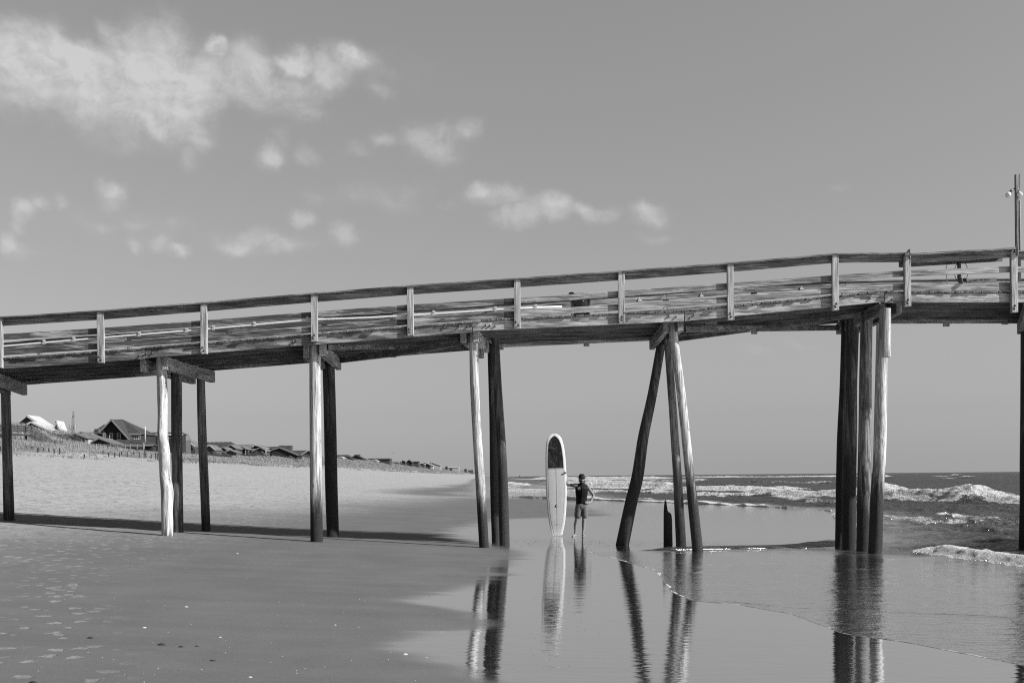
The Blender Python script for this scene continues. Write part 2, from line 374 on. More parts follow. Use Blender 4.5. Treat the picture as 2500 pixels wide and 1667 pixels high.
hd = b.m('ADD', b.m('MULTIPLY', b.m('SUBTRACT', 1.0, mm), b.m('ADD', dimple, b.m('MULTIPLY', n_f, .35))), b.m('MULTIPLY', fp, -.25))
rip = b.noise(b.map(pos, (1.2, 5, 1)), 1.0, 3, .6, .1); rip2 = b.noise(b.map(pos, (3, 14, 1)), 1.0, 3, .6)
hd = b.m('ADD', hd, b.m('MULTIPLY', wm, b.m('ADD', b.m('MULTIPLY', rip, .09), b.m('MULTIPLY', rip2, .05))))
hd = b.m('ADD', hd, b.m('MULTIPLY', b.m('SUBTRACT', 1.0, wm), b.m('MULTIPLY', n_f, .03)))
b.nt.links.new(hd, bp.inputs['Height']); bp.inputs['Strength'].default_value = 1.0; b.nt.links.new(bp.outputs[0], pr.inputs['Normal'])
film(b, pr, b.m('MULTIPLY', mir, .86), b.ramp(n_str, .35, .75, .03, .075), .86, bp.outputs[0])
beach = grid_mesh('beach', X, Y, Z, m, {'mirror': mirror, 'moist': moist, 'veg': veg}); beach['kind'] = 'structure'

# --- sea: one sheet whose shoreward edge is the swash line
NR, NC = 1500, 640
Yr = np.concatenate([np.linspace(2.5, 7.9, 60), geo_rows(8.0, 45000, NR-60)])
E = xe_(Yr)[:, None]; t = np.linspace(0, 1, NC)[None, :]
span = (0.78*np.clip(Yr, 16, 1e9)+6)[:, None]-np.minimum(E, 0)*1.0
S = span*(0.06*t+0.94*t**1.9)
Y = np.repeat(Yr[:, None], NC, 1); X = E+S
G = ground(X, Y, False)
edge = G[:, :1]+.002
flat = np.maximum(edge-.021*S, SEA+0*S)
wfar = ss((Y-23)/5)
lvl = flat*(1-wfar)+wfar*np.maximum(SEA, edge-.05*S)
grow = ss(S/6); deep = ss((X-6)/9)*ss((Y-20)/6)+.25*ss((X-6)/9)*(1-ss((Y-20)/6))
# ripples and chop, finer near the camera
def lod(wl): return np.clip(wl/(Y*.006+.001)-1.0, 0, 1)
z = lvl+grow*(0.006*fbm(X*1.3, Y*2.6, 3, 81)*lod(.5)+.004*fbm(X*4, Y*7, 2, 85)*lod(.15))
z += .010*ss(S/.8)*vnoise(X*1.3, Y*4.6, 86)*lod(.2)+.006*ss(S/.5)*vnoise(X*3.2, Y*11.0, 87)*lod(.09)+.008*ss(S/1.5)*fbm(X*.7, Y*2.6, 2, 88)*lod(.35)
z += deep*(.11*fbm(X*.55, Y*.42, 4, 91)+.13*fbm(X*1.1, Y*1.2, 3, 95)*lod(.8)+.035*vnoise(X*3, Y*3.4, 97)*lod(.3))
sw = np.sin(X*.42+2.2*vnoise(X*.03, Y*.02, 101)*2+.02*Y)
z += ss((X-16)/25)*(.17*sw*(.5+vnoise(X*.02, Y*.015, 103)))*np.clip(lod(6)+.3, 0, 1)
z += ss((X-40)/60)*.30*fbm(X*.08, Y*.05, 3, 105)
foam = np.zeros_like(z)
# swash ridges in the shallow sheet
def ridge(xk, yk, h, w):
    yc = np.interp(X, xk, yk)+.12*vnoise(X*1.5, 0*X, 111)
    on = (X > xk[0]) & (X < xk[-1]); fade = ss((X-xk[0])/.8)*ss((xk[-1]-X)/.8)
    dd = (Y-yc)/w; return on*fade*h*np.where(dd < 0, np.exp(-dd*dd*4), np.exp(-dd*dd*.35)), on*fade*np.exp(-(dd*3)**2)
for xk, yk, h, w in (((2.7, 4.3, 6.1, 7.3, 9.6), (17.0, 19.0, 18.7, 19.0, 20.6), .011, .16), ((2.2, 3.4, 4.7, 6.4, 8), (13.9, 13.2, 12.75, 12.2, 12.0), .008, .12),
                     ((3.0, 4.6, 5.8, 7.6, 9.4), (23.2, 24.0, 24.7, 25.8, 27.2), .042, .75), ((7.4, 8.6, 9.9, 11), (20.2, 20.9, 21.9, 22.5), .045, .35)):
    r, f = ridge(xk, yk, h, w); z += r
    rdg = r if h == .042 else rdg if 'rdg' in globals() else 0*z
    if h == .042: foam = np.maximum(foam, .52*ss((X-6.3)/1.2)*np.exp(-((Y-np.interp(X, xk, yk)-.75)/.40)**2)*(X < 10))
# breakers: crest segments (x0,y0)-(x1,y1), height, run-out width
BR = [((10.9, 16.5), (9.35, 22.6), .20, .65, 1.0), ((17.9, 37), (15.2, 44.0), .14, 1.4, .56), ((19.5, 40), (18.5, 43), .16, .9, .55), ((13.5, 36), (13.0, 40), .10, 1.2, .42), ((11.9, 33.6), (10.6, 36.6), .22, .8, .8),
      ((29.0, 63), (27.6, 80), .72, 2.4, 1.0), ((31.5, 50), (29.2, 66), .40, 1.8, .9), ((25.9, 77), (23.6, 95), .55, 2.4, .95), ((22, 88), (17, 94), .25, 2.0, .7),
      ((33, 114), (19, 132), .5, 1.9, .95), ((22, 145), (11, 175), .75, 2.6, 1.0), ((14.5, 58.0), (11.0, 68.5), .08, 1.4, .85), ((12.2, 65.5), (5.6, 80), .11, 1.3, .95),
      ((6.2, 79), (-1, 92), .18, 1.0, .7), ((9, 108), (-1, 136), .3, 1.3, .8), ((18, 100), (8, 122), .3, 1.2, .75), ((2, 170), (-3, 260), .6, 2.2, .9), ((27, 210), (15, 300), .7, 3.4, .95),
      ((200, 560), (110, 640), .8, 7, .75), ((118, 318), (126, 345), 1.1, 4, .9), ((150, 330), (160, 350), .7, 4, .7), ((60, 400), (20, 700), 1.2, 9, .9), ((48, 250), (40, 290), .6, 4, .6),
      ((215, 480), (230, 520), .9, 5, .7), ((21.5, 60), (20, 74), .2, 1.2, .5), ((60, 190), (52, 215), .5, 3, .5)]
for (x0, y0), (x1, y1), h, w, fo in BR:
    if y0 > y1: (x0, y0), (x1, y1) = (x1, y1), (x0, y0)
    tt = np.clip((Y-y0)/(y1-y0), -.3, 1.3); xc = x0+(x1-x0)*tt+w*.9*vnoise(Y/w*.45, 0*Y, int(h*100)+7)
    env = ss((tt+.14)/.2)*ss((1.14-tt)/.2)*np.clip(.96+.32*vnoise(Y/w*.45, 0*Y, 117)+.3*vnoise(Y/w*1.3, 0*Y, 119), .1, 1.4)
    dx = (X-xc)/w
    prof = np.where(dx < 0, np.exp(-(dx*2.6)**2), np.exp(-(dx*.62)**2))
    fr = np.where(dx < 0, np.exp(-(dx*1.5)**4), np.exp(-(dx*1.15)**2))
    if w > 4 or y0 > 100: fr = np.maximum(fr, .8*np.exp(-((dx+1.3)/1.6)**2))
    z += h*env*prof*(1+.22*fr*fbm(X/w*2.2, Y/w*2.2, 3, 121))
    z += env*fr*min(h, .8)*.24*np.abs(fbm(X/w*5.5, Y/w*5.5, 4, 125))
    foam = np.maximum(foam, fo*env*fr)
# swash edge foam, trailing streaks
ew = .028*np.clip(Y/14, .6, 6)*(1+1.2*vnoise(Y*1.7, X*0, 133))
foam = np.maximum(foam, (np.exp(-((S-.4*ew)/ew)**2))*(.52+1.0*vnoise(Y*4.1, X*0, 131)+.9*vnoise(Y*15, X*0, 135))*(1-ss((Y-22.2)/.6)*(1-ss((Y-34)/4))))
z += .0013*np.exp(-((S-.09)/.08)**2)*(Y < 26)
surf = ss((X-1)/5)*ss((48-X)/20)*ss((Y-27)/8)*(S > .5)
foam = np.maximum(foam, surf*.85*ss((fbm(X*.45, Y*.16, 4, 141)+.5*vnoise(X*.12, Y*.05, 145)-.30)/.5))
inner = ss((34-X)/18)*ss((Y-82)/25); foam = np.maximum(foam, inner*.5*ss((fbm(X*.5, Y*.07, 4, 147)-.02)/.6))
foam = np.maximum(foam, .8*(X > 60)*(Y > 200)*ss((fbm(X*.03, Y*.012, 4, 149)-.62)/.2))
z = np.maximum(z, G+.002)
z[:, 0] = G[:, 0]-.001
m, b, pr = newmat('sea_water')
pos = b.n('ShaderNodeNewGeometry').outputs['Position']; pz = b.xyz(pos)
fo = attr(b, 'foam'); dp = attr(b, 'deep')
f1 = b.noise(pos, 5.0, 7, .75); f2 = b.noise(b.map(pos, (1, .5, 1)), 1.2, 6, .7)
fn = b.m('ADD', b.m('MULTIPLY', f1, .55), b.m('MULTIPLY', f2, .45))
ff = b.ramp(b.m('ADD', fo, b.m('MULTIPLY', b.m('SUBTRACT', fn, .5), 2.6)), .42, .66, 0, 1)
base = b.mix(dp, .07, .026)
foamc = b.m('MULTIPLY', .46, b.ramp(b.noise(pos, 9.0, 6, .75), .32, .62, .55, 1.05))
setcol(b, pr, b.mix(ff, base, foamc))
b.nt.links.new(b.mix(ff, b.mix(dp, .035, .34), .85), pr.inputs['Roughness'])
b.nt.links.new(b.mix(ff, 1.33, 1.2), pr.inputs['IOR'])
pr.inputs['Specular IOR Level'].default_value = .28
w1 = b.noise(b.map(pos, (1.5, 3.6, 1)), 3.0, 4, .6, .3); w2 = b.noise(b.map(pos, (1, 2.0, 1)), .8, 5, .65, .4); w3 = b.noise(b.map(pos, (1, .6, 1)), .22, 6, .7)
hh = b.m('ADD', b.m('MULTIPLY', w1, b.mix(dp, .016, .16)), b.m('ADD', b.m('MULTIPLY', w2, b.mix(dp, .012, .8)), b.m('MULTIPLY', w3, b.mix(dp, 0.0, 1.6))))
hh = b.m('ADD', hh, b.m('MULTIPLY', ff, b.m('MULTIPLY', f1, .16)))
bp = b.n('ShaderNodeBump'); bp.inputs['Distance'].default_value = 1.0; bp.inputs['Strength'].default_value = .75
b.nt.links.new(hh, bp.inputs['Height']); b.nt.links.new(bp.outputs[0], pr.inputs['Normal'])
film(b, pr, b.m('MULTIPLY', b.m('MULTIPLY', b.m('SUBTRACT', 1.0, dp), b.m('SUBTRACT', 1.0, ff)), .80), .04, .86, bp.outputs[0])
dpa = np.clip(.9*ss((X-5.5)/6)*ss((Y-21)/3.5)+.35*ss((X-9)/12)+.1*ss((X-40)/60), 0, 1)*ss((S-.3)/5)
dpa = np.maximum(dpa, .8*ss((Y-100)/200)); dpa = np.maximum(dpa, np.clip(rdg/.02, 0, 1))  # shallow ridge coloured dark to stand in for its shaded wave front
sea = grid_mesh('sea', X, Y, z, m, {'foam': foam, 'deep': dpa}); sea['kind'] = 'structure'

# ------------------------------------------------------------ pier
YN, YF = 22.50, 25.65
pier = empty('fishing_pier', (0, YN, 0), 'weathered timber fishing pier on round piles crossing the whole beach into the surf', 'pier')
W_mid = wood('timber_rail_dark', 0, .40, .085, .60); W_lite = wood('timber_rail_pale', 0, .44, .20, .30); W_top = wood('timber_top_rail', 0, .27, .12, .35)
W_post = wood('timber_post', 2, .46, .30, .18, knots=False); W_cap = wood('timber_cap', 1, .34, .15, .30, knots=False)
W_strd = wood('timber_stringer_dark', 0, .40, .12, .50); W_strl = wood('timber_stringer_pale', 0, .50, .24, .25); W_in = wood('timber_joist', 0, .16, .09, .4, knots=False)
W_deck = wood('timber_deck', 1, .24, .10, .35, knots=False); W_brace = wood('timber_brace', 0, .24, .12, .35, knots=False)
STEEL = plain('rusty_steel', .07, .5, .5); PVC = plain('white_pvc', .75, .4, .4, .06); GALV = plain('galvanised', .5, .4, .5, .1)
def zx(lst, Y=YN):
    pts = [P(a, b_, Y) for a, b_ in lst]; return np.array([p.x for p in pts]), np.array([p.z for p in pts])
# stringer bottom, bay by bay
SEGS = [((-760, 951), (-62, 905.5)), ((-60, 905), (353, 876)), ((354.5, 874), (764, 841.5)), ((765.5, 841.5), (1152.5, 811)), ((1154, 807.5), (1670, 784)), ((1672, 783.3), (2158, 736.8)), ((2160, 738.6), (2628, 737.5)), ((2630, 738), (3110, 736)), ((3112, 736), (3600, 734))]
SH = .205
segw = [(P(a[0], a[1], YN), P(c_[0], c_[1], YN)) for a, c_ in SEGS]
def zstr(x):
    for a, c_ in segw:
        if x <= c_.x+.001: return a.z+(c_.z-a.z)*(x-a.x)/(c_.x-a.x)
    return segw[-1][1].z
YS = [YN+.025+(YF-YN-.05)*k/5 for k in range(6)]
for i, (a, c_) in enumerate(segw):
    for k, ys in enumerate(YS):
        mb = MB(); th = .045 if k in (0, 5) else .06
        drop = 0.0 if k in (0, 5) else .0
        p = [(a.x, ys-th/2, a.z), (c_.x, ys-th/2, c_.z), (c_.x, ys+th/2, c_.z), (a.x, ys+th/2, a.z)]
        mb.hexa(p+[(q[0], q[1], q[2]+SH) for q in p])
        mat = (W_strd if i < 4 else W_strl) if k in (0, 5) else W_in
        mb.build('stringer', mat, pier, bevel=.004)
# decking: one mesh of planks laid across the stringers
mb = MB(); x = segw[0][0].x; xe = segw[-1][1].x
while x < xe:
    w = .182; z0 = zstr(x)+SH+.002; z1 = zstr(x+w)+SH+.002
    if abs(z1-z0) > .03: z1 = z0
    o0 = -random.uniform(.012, .05); o1 = random.uniform(.01, .07); lift = random.uniform(0, .008); th = .04
    if random.random() < .10: o0 -= .04
    p = [(x, YN+o0, z0+lift), (x+w, YN+o0+random.uniform(-.012, .012), z1+lift), (x+w, YF+o1, z1+lift), (x, YF+o1, z0+lift)]
    mb.hexa(p+[(q[0], q[1], q[2]+th) for q in p]); x += w+random.uniform(.010, .024)
mb.build('deck', W_deck, pier)
# rails
TOPL = [(-760, 851), (0, 778.8), (250, 762.9), (492, 743.7), (766, 720.6), (1001, 702), (1262, 684.6), (1516, 666.8), (1787, 646.6), (2039, 624.2), (2217, 622.3), (2481, 617.5), (2700, 616), (3600, 612)]
tx, tz = zx(TOPL)
def ztop(x): return float(np.interp(x, tx, tz))
POSTS = [(-260, 903), (-4, 898), (244.5, 885.6), (497, 863.7), (767, 833.5), (1002, 818.8), (1263.5, 801.7), (1518.5, 789), (1785, 781), (2041, 757), (2217.5, 747.5), (2478.5, 762), (2740, 757), (3000, 757), (3260, 757)]
px_x = [P(a, b_, 22.4).x for a, b_ in POSTS]
PW = .145
OX = [P(q, 750, 22.5).x for q in (0, 245, 497, 767, 1262, 1785, 2040, 2217, 2478, 2700)]
OA = [.34, .345, .357, .373, .394, .403, .438, .347, .30, .30]; OB = [.68, .68, .69, .70, .685, .708, .713, .644, .668, .668]
for (a, b_), x0 in zip(POSTS, px_x):
    zb = P(a, b_, 22.41).z; lean = random.uniform(-.004, .004)
    mb = MB(); zt = ztop(x0)-.004
    p = [(x0-PW/2, 22.408, zb), (x0+PW/2, 22.408, zb), (x0+PW/2, 22.497, zb), (x0-PW/2, 22.497, zb)]
    q = [(v[0]+lean, v[1], zt) for v in p]
    post = mb.hexa(p+q).build('rail_post', W_post, pier, bevel=.006)
    for dx, dz in ((random.uniform(-.02, .03), .075), (random.uniform(-.03, .02), .145)):
        bt = MB(); bt.tube([(x0+dx, 22.375, zb+dz), (x0+dx, 22.41, zb+dz)], .017, 6); bt.tube([(x0+dx, 22.402, zb+dz), (x0+dx, 22.409, zb+dz)], .026, 10)
        bt.build('bolt', STEEL, post, True)
def board(name, x0, x1, fz, h, y0, y1, mat, parent=pier, sag=0):
    mb = MB(); z0, z1 = fz(x0), fz(x1)
    p = [(x0, y0, z0-h), (x1, y0, z1-h), (x1, y1, z1-h), (x0, y1, z0-h)]
    return mb.hexa(p+[(x0, y0, z0), (x1, y0, z1), (x1, y1, z1), (x0, y1, z0)]).build(name, mat, parent, bevel=.004)
EV = [x for x in px_x]
GP = .004
for i in range(len(EV)-1):
    x0, x1 = EV[i]+GP/2, EV[i+1]-GP/2
    if i == 10:   # the bay with the shelf
        lift = lambda x: ztop(x)+(x-x0)/(x1-x0)*.10-.0
        board('top_rail', x0-.08, x1+.02, lift, .042, 22.36, 22.95, W_top); board('top_rail', x0+.0, x1-.0, lambda x: lift(x)-.045, .15, 22.502, 22.54, W_top)
        board('top_rail', x0+.0, x1-.02, lambda x: lift(x)-.045, .15, 22.90, 22.94, W_top)
    else:
        board('top_rail', x0, x1, lambda x: ztop(x)+.033, .035, 22.375, 22.56, W_top)
        board('top_rail', x0, x1, lambda x: ztop(x)-.004, .150, 22.502, 22.54, W_top)
    mA = W_mid if i < 6 else W_lite
    board('mid_rail', x0, x1, lambda x: ztop(x)-np.interp(x, OX, OA), .132, 22.502, 22.54, mA)
    board('lower_rail', x0, x1, lambda x: ztop(x)-np.interp(x, OX, OB), .14 if i < 10 else .18, 22.502, 22.54, mA)
# posts standing against the sky at the two corners of the level landing
for x0, hh_ in ((P(2218.5, 620, 22.4).x, .075), (P(2481.5, 610, 22.4).x, .14)):
    zt = ztop(x0)+.03; MB().prism([(x0-.05, zt-.0), (x0+.012, zt-.0), (x0+.012, zt+hh_), (x0-.0, zt+hh_)], 22.40, 22.44).build('corner_block', W_post, pier)
    MB().box((x0+.013, 22.36, zt-.12), (x0+.035, 22.405, zt+hh_)).build('corner_block', W_post, pier)
# seaward-side (far) railing
FPX_ = [-330, -110, 102, 315, 561, 794, 961, 1184, 1432, 1626, 1841, 2062, 2309, 2452, 2660, 2900, 3120]
low = {1432: 846, 961: 873, 1841: 816, 2309: 797.5, 2452: 792.5}
fx = []
for a in FPX_:
    x0 = P(a, 900, 25.75).x; fx.append(x0)
    zb = P(a, low[a], 25.75).z if a in low else zstr(x0)+.02
    MB().box((x0-PW/2, YF+.003, zb), (x0+PW/2, YF+.09, ztop(x0)-.01)).build('rail_post', W_post, pier, bevel=.005)
for i in range(len(fx)-1):
    x0, x1 = fx[i]+.003, fx[i+1]-.003
    board('top_rail', x0, x1, lambda x: ztop(x)+.03, .035, YF-.06, YF+.10, W_top)
    board('top_rail', x0, x1, lambda x: ztop(x)-.01, .15, YF-.042, YF-.002, W_mid if i < 6 else W_lite)
    board('mid_rail', x0, x1, lambda x: ztop(x)-.40, .132, YF-.042, YF-.002, W_mid if i < 6 else W_lite)
    board('lower_rail', x0, x1, lambda x: ztop(x)-.675, .14, YF-.042, YF-.002, W_mid if i < 6 else W_lite)
# conduit clipped inside the near rail
cpts = [(-300, 870), (0, 846), (245, 825), (500, 804), (759, 780.8), (900, 775.5), (1002, 769.8), (1255, 753), (1372, 748.6)]
cw = [P(a, b_, 22.522) for a, b_ in cpts]
cond = MB().tube(cw, .023, 10).build('conduit', PVC, pier, True)
for a in (107, 180, 253, 340, 455, 521, 621, 750, 1059, 1210, 1308):
    y_ = float(np.interp(a, [c_[0] for c_ in cpts], [c_[1] for c_ in cpts])); c0 = P(a, y_, 22.493)
    MB().box((c0.x-.032, c0.y-.003, c0.z-.028), (c0.x+.032, c0.y+.005, c0.z+.075)).add(*(lambda q: (q.v, q.f))(MB().box((c0.x-.02, c0.y-.012, c0.z+.03), (c0.x+.02, c0.y-.003, c0.z+.06)))).build('clip', GALV, cond)
# small white fittings on the pale boards
for a, b_ in ((1562, 734), (1713, 723), (1957, 705.5)):
    c0 = P(a, b_, YF-.05); MB().box((c0.x-.05, YF-.075, c0.z-.02), (c0.x+.04, YF-.043, c0.z+.02)).add(*(lambda q: (q.v, q.f))(MB().tube([(c0.x, YF-.07, c0.z+.02), (c0.x-.01, YF-.06, c0.z+.07)], .012, 6))).build('fitting', PVC, pier, bevel=.006)

# piles
def smooth_path(pts, n):
    pts = [np.array(p, float) for p in pts]; t = np.linspace(0, len(pts)-1, n); o = []
    for u in t:
        i = min(int(u), len(pts)-2); f = u-i
        p0, p1, p2, p3 = pts[max(i-1, 0)], pts[i], pts[i+1], pts[min(i+2, len(pts)-1)]
        o.append(.5*((2*p1)+(-p0+p2)*f+(2*p0-5*p1+4*p2-p3)*f*f+(-p0+3*p1-3*p2+p3)*f**3))
    return o
def pile(pts, Ya, Yb, mat, seed, rough=.03, knots=(), parent=pier, name='pile', foot=.5, top=0.0):
    """pts: (px, py, width_px) from top to foot; depth runs Ya -> Yb"""
    n = len(pts); ys = [p[1] for p in pts]; w = []
    for a, b_, wd in pts:
        t_ = (b_-ys[0])/(ys[-1]-ys[0]); Yd = Ya+(Yb-Ya)*t_; q = P(a, b_, Yd); w.append((q.x, q.y, q.z, wd/2*Yd/FPX))
    d0 = np.array(w[0]); d1 = np.array(w[1]); dn = (d0-d1)/np.linalg.norm((d0-d1)[:3])
    w[0] = tuple(d0+np.append(dn[:3]*top, 0)) if top else w[0]
    e = np.array(w[-1]); dn = (np.array(w[-1])-np.array(w[-2])); dn = dn/abs(dn[2])*foot; dn[3] = 0; w.append(tuple(e+dn))
    L = smooth_path(w, 110); NSEG = 32
    ang = np.arange(NSEG)*2*np.pi/NSEG
    ca, sa = np.cos(ang), np.sin(ang)
    def jit(i, k):
        zz = L[i][2]
        v_ = 1+rough*2.2*float(vnoise(np.array(ca[k]*1.6+7.0), np.array(sa[k]*1.6+zz*.75), seed))+rough*1.1*float(vnoise(np.array(ang[k]*2.6), np.array(zz*.55), seed+3)+vnoise(np.array(ang[k]*7), np.array(zz*2.2), seed+5)*.6)
        for kz, ka, kr, kw in knots:
            da = (ang[k]-ka+np.pi) % (2*np.pi)-np.pi; v_ += kr*math.exp(-((zz-kz)/kw)**2-(da/.65)**2)
        return v_
    return MB().tube([l[:3] for l in L], [l[3] for l in L], NSEG, jit=jit).build(name, mat, parent, True)
PL = wood('pile_bleached', 2, .66, .34, .22, knots=True, algae=(.3, .8)); PM = wood('pile_grey', 2, .58, .40, .25, knots=True, algae=(.9, 2.0))
PMB = wood('pile_grey_barnacled', 2, .60, .36, .2, knots=True, algae=(1.2, 2.6)); PD = wood('pile_dark', 2, .16, .05, .45, knots=True, algae=(1.2, 3.4)); PD2 = wood('pile_tarred', 2, .095, .03, .5, knots=True, algae=(2.0, 3.4))
PB = wood('pile_brown', 2, .24, .10, .3, knots=True, algae=(.4, 2.6)); PDL = wood('pile_dark_dry', 2, .24, .07, .4, knots=True)
pile([(13.7, 957, 21), (16, 1050, 22), (19, 1160, 23), (22, 1269, 24)], 25.2, 25.3, PB, 1, top=.3)
A = math.pi
k1 = [(gz(-8, 22.9)+z_, a_, r_, w_) for z_, a_, r_, w_ in ((1.72, A, .55, .12), (.95, A, .42, .10), (.28, A, .28, .09), (1.3, 0, .32, .2), (3.0, A, .3, .25), (2.3, 0, .2, .2))]
pile([(394.5, 903, 23), (396, 957, 24.5), (397.5, 1010, 24), (397, 1060, 25), (401, 1110, 28), (403, 1160, 26), (408, 1200, 30), (408, 1250, 28), (409.5, 1307.5, 28)], 22.82, 22.82, PL, 2, .035, k1, top=.32)
pile([(431, 910, 25), (431.5, 1050, 26), (433, 1180, 26), (435, 1300.5, 25)], 24.2, 24.2, PDL, 3, top=.3)
pile([(490.5, 918, 19), (493, 1040, 20.5), (498, 1160, 21), (503.5, 1293.5, 21)], 25.35, 25.35, PB, 4, top=.3)
pile([(769, 868, 27), (770, 1000, 28), (771.5, 1180, 29), (773, 1324, 30)], 22.82, 22.82, PM, 5, .02, top=.28)
pile([(802, 890, 29), (806, 1040, 30), (809, 1180, 30), (813, 1315, 29)], 25.0, 25.0, PD2, 6, .03, top=.4)
pile([(1157, 834, 21), (1158.5, 932, 22), (1164.5, 1056, 22), (1174, 1200, 23.5), (1182, 1338, 23.5)], 22.82, 22.82, PM, 7, .025, top=.3)
pile([(1199, 862, 17), (1203, 1000, 18), (1207, 1180, 21), (1212, 1331, 22)], 24.9, 24.9, PD2, 8, .03, top=.4)
pile([(1209, 824, 19), (1214, 930, 21), (1226, 1120, 23), (1229.5, 1249, 25), (1232, 1331, 25)], 23.9, 23.9, PD, 9, .035, top=.08)
pile([(1610, 862, 21), (1594, 955, 23), (1571, 1065, 26), (1557, 1160, 29), (1541, 1226, 30), (1519, 1330, 32)], 25.1, 25.1, PD, 10, .02, top=.45)
pile([(1631, 850, 17), (1640, 960, 19), (1648, 1080, 20.5), (1655, 1180, 22), (1663, 1334.5, 25)], 24.3, 24.3, PB, 11, .025, top=.6)
pile([(1644, 815, 20), (1651.5, 872, 21), (1664, 970, 21), (1680, 1120, 22), (1692, 1235, 25), (1703.5, 1344, 27)], 22.85, 22.85, PMB, 12, .03, top=.3)
pile([(2062, 818, 16), (2060, 950, 20), (2055, 1100, 24), (2051, 1331.5, 24)], 25.3, 25.3, PD2, 13, .03, top=.35)
pile([(2081, 816, 29), (2077, 930, 30), (2075, 1060, 33), (2073, 1180, 33), (2073, 1334, 32)], 24.7, 24.7, PD, 14, .035, [(2.9, A*.9, .2, .15), (1.6, A, .2, .2)], top=.4)
pile([(2115.5, 796, 28), (2113, 930, 30), (2112, 1060, 31), (2110, 1180, 32), (2107.5, 1342, 33)], 23.8, 23.8, PDL if False else wood('pile_middle', 2, .34, .13, .3, algae=(1.0, 2.2)), 15, .035, [(3.3, 0, .25, .12), (1.9, 0, .15, .1), (1.5, 0, .2, .2)], top=.3)
pile([(2153, 800, 26), (2152, 866, 27), (2150, 1000, 29), (2147, 1130, 30), (2142, 1200, 31), (2136.5, 1352, 33.5)], 22.95, 22.85, PMB, 16, .035, [(2.55, A*.95, .25, .07), (2.55, 0, .2, .07), (.9, .3, .15, .3)], top=.1)
o = pile([(2161, 770, 27), (2160.5, 820, 28), (2160, 868, 28)], 22.60, 22.60, wood('pile_splice_wood', 2, .50, .28, .2), 17, .012, foot=.001, name='pile_splice', top=.15)
pile([(2503, 815, 20), (2503, 1180, 24), (2500.5, 1330, 26)], 25.3, 25.3, PD2, 18, .04, top=.3)
for a in (-420, 2790, 3200):   # piles beyond the frame that still cast shadows
    b_ = hor(a)+(150 if a < 0 else 190)*(.55 if a < 0 else 1); t_ = P(a, 0, 22.9)
    for yy in (22.9, 24.3, 25.3):
        zt = zstr(t_.x)-.05; xx = t_.x+random.uniform(-.1, .1)
        MB().tube([(xx, yy, gz(xx, yy)-.4), (xx, yy, zt)], [.15, .12], 16).build('pile', PM, pier, True)
# caps: pairs of timbers clasping the pile heads. near end (px,py top), far end (px,py top)
def cap(nx, nyt, nyb, fxx, Yn_=22.62, Yf_=25.85, wd=.135, mat=W_cap, drop=0):
    a = P(nx, nyt, Yn_); h = a.z-P(nx, nyb, Yn_).z; f = P(fxx, 900, Yf_); zt = a.z-drop
    p = [(a.x-wd/2, Yn_, a.z-h), (a.x+wd/2, Yn_, a.z-h), (f.x+wd/2, Yf_, zt-h), (f.x-wd/2, Yf_, zt-h)]
    return MB().hexa(p+[(p[0][0], p[0][1], a.z), (p[1][0], p[1][1], a.z), (p[2][0], p[2][1], zt), (p[3][0], p[3][1], zt)]).build('pile_cap', mat, pier, bevel=.012)
WC2 = wood('timber_cap_pale', 1, .40, .22, .2, knots=False)
cap(-16, 907, 938, 60, 22.7, 25.7, mat=WC2); cap(-60, 907, 938, 20, 22.7, 25.7)
cap(348, 876, 908, 472, 22.7, 25.7, mat=WC2); cap(396+6, 871, 903, 519, 22.62, 25.7, mat=WC2)
cap(746.5, 841, 875, 800, 22.66, 25.7); cap(785.5, 837, 868, 827, 22.62, 25.7, mat=WC2)
cap(1130, 806, 836, 1176, 22.66, 25.75); cap(1161.5, 806, 835, 1188, 22.6, 24.6, mat=WC2); cap(1193, 803, 830, 1224, 24.0, 25.9)
cap(1625, 783, 812, 1592, 22.7, 25.8); cap(1661, 775, 808, 1616, 22.56, 25.8)
cap(2155, 737.5, 767, 2048, 22.66, 25.9); cap(2195, 735.5, 766, 2086, 22.62, 25.9)
cap(2506, 740, 770, 2490, 22.7, 25.8); cap(2570, 740, 770, 2540, 22.7, 25.8)
# plan bracing under two bays, hanger blocks and drift pins
def brace(a, Ya, c_, Yc_, h=.13, w=.06, sag=0):
    p, q = P(*a, Ya), P(*c_, Yc_); mid = (p+q)/2; mid.z -= sag
    mb = MB(); mb.bar(p, mid, w, h); mb.bar(mid, q, w, h); return mb.build('brace', W_brace, pier)
brace((1672, 804), 22.95, (2046, 800), 25.5, .13, .09); brace((1652, 829), 25.5, (2100, 768), 23.0, .10, .09)
brace((800, 848), 22.95, (1128, 845), 25.5, .12, .09); brace((826, 880), 25.5, (1124, 836), 23.0, .13, .09, .04)
for a, b_, Yb_ in ((1735, 787, 23.3), (1988, 786, 24.9), (1000, 838, 24.2), (826, 852, 23.5)):
    c0 = P(a, b_, Yb_); MB().box((c0.x-.14, Yb_-.05, c0.z-.05), (c0.x+.14, Yb_+.05, c0.z+.05)).build('brace_block', W_brace, pier)
for a, b_ in ((1679, 826), (1762, 815), (1994, 806), (862, 880), (1134, 852)):
    c0 = P(a, b_, 25.4); MB().tube([(c0.x, 25.4, c0.z), (c0.x, 25.4, c0.z+.14)], .012, 6).build('drift_pin', STEEL, pier)
for a, b_ in ((357, 862.5), (372, 861.5), (341, 868), (716, 834), (724, 832), (1085, 799), (1121, 797), (1142, 797), (1186, 794), (1196, 795), (1209, 796), (1633, 772), (1651, 773), (1684, 777), (1694, 769), (2124, 729), (2178, 731), (2146, 741)):
    c0 = P(a, b_, YN); MB().tube([(c0.x, YN-.035, c0.z), (c0.x, YN+.0, c0.z)], .02, 8).build('bolt', STEEL, pier, True)

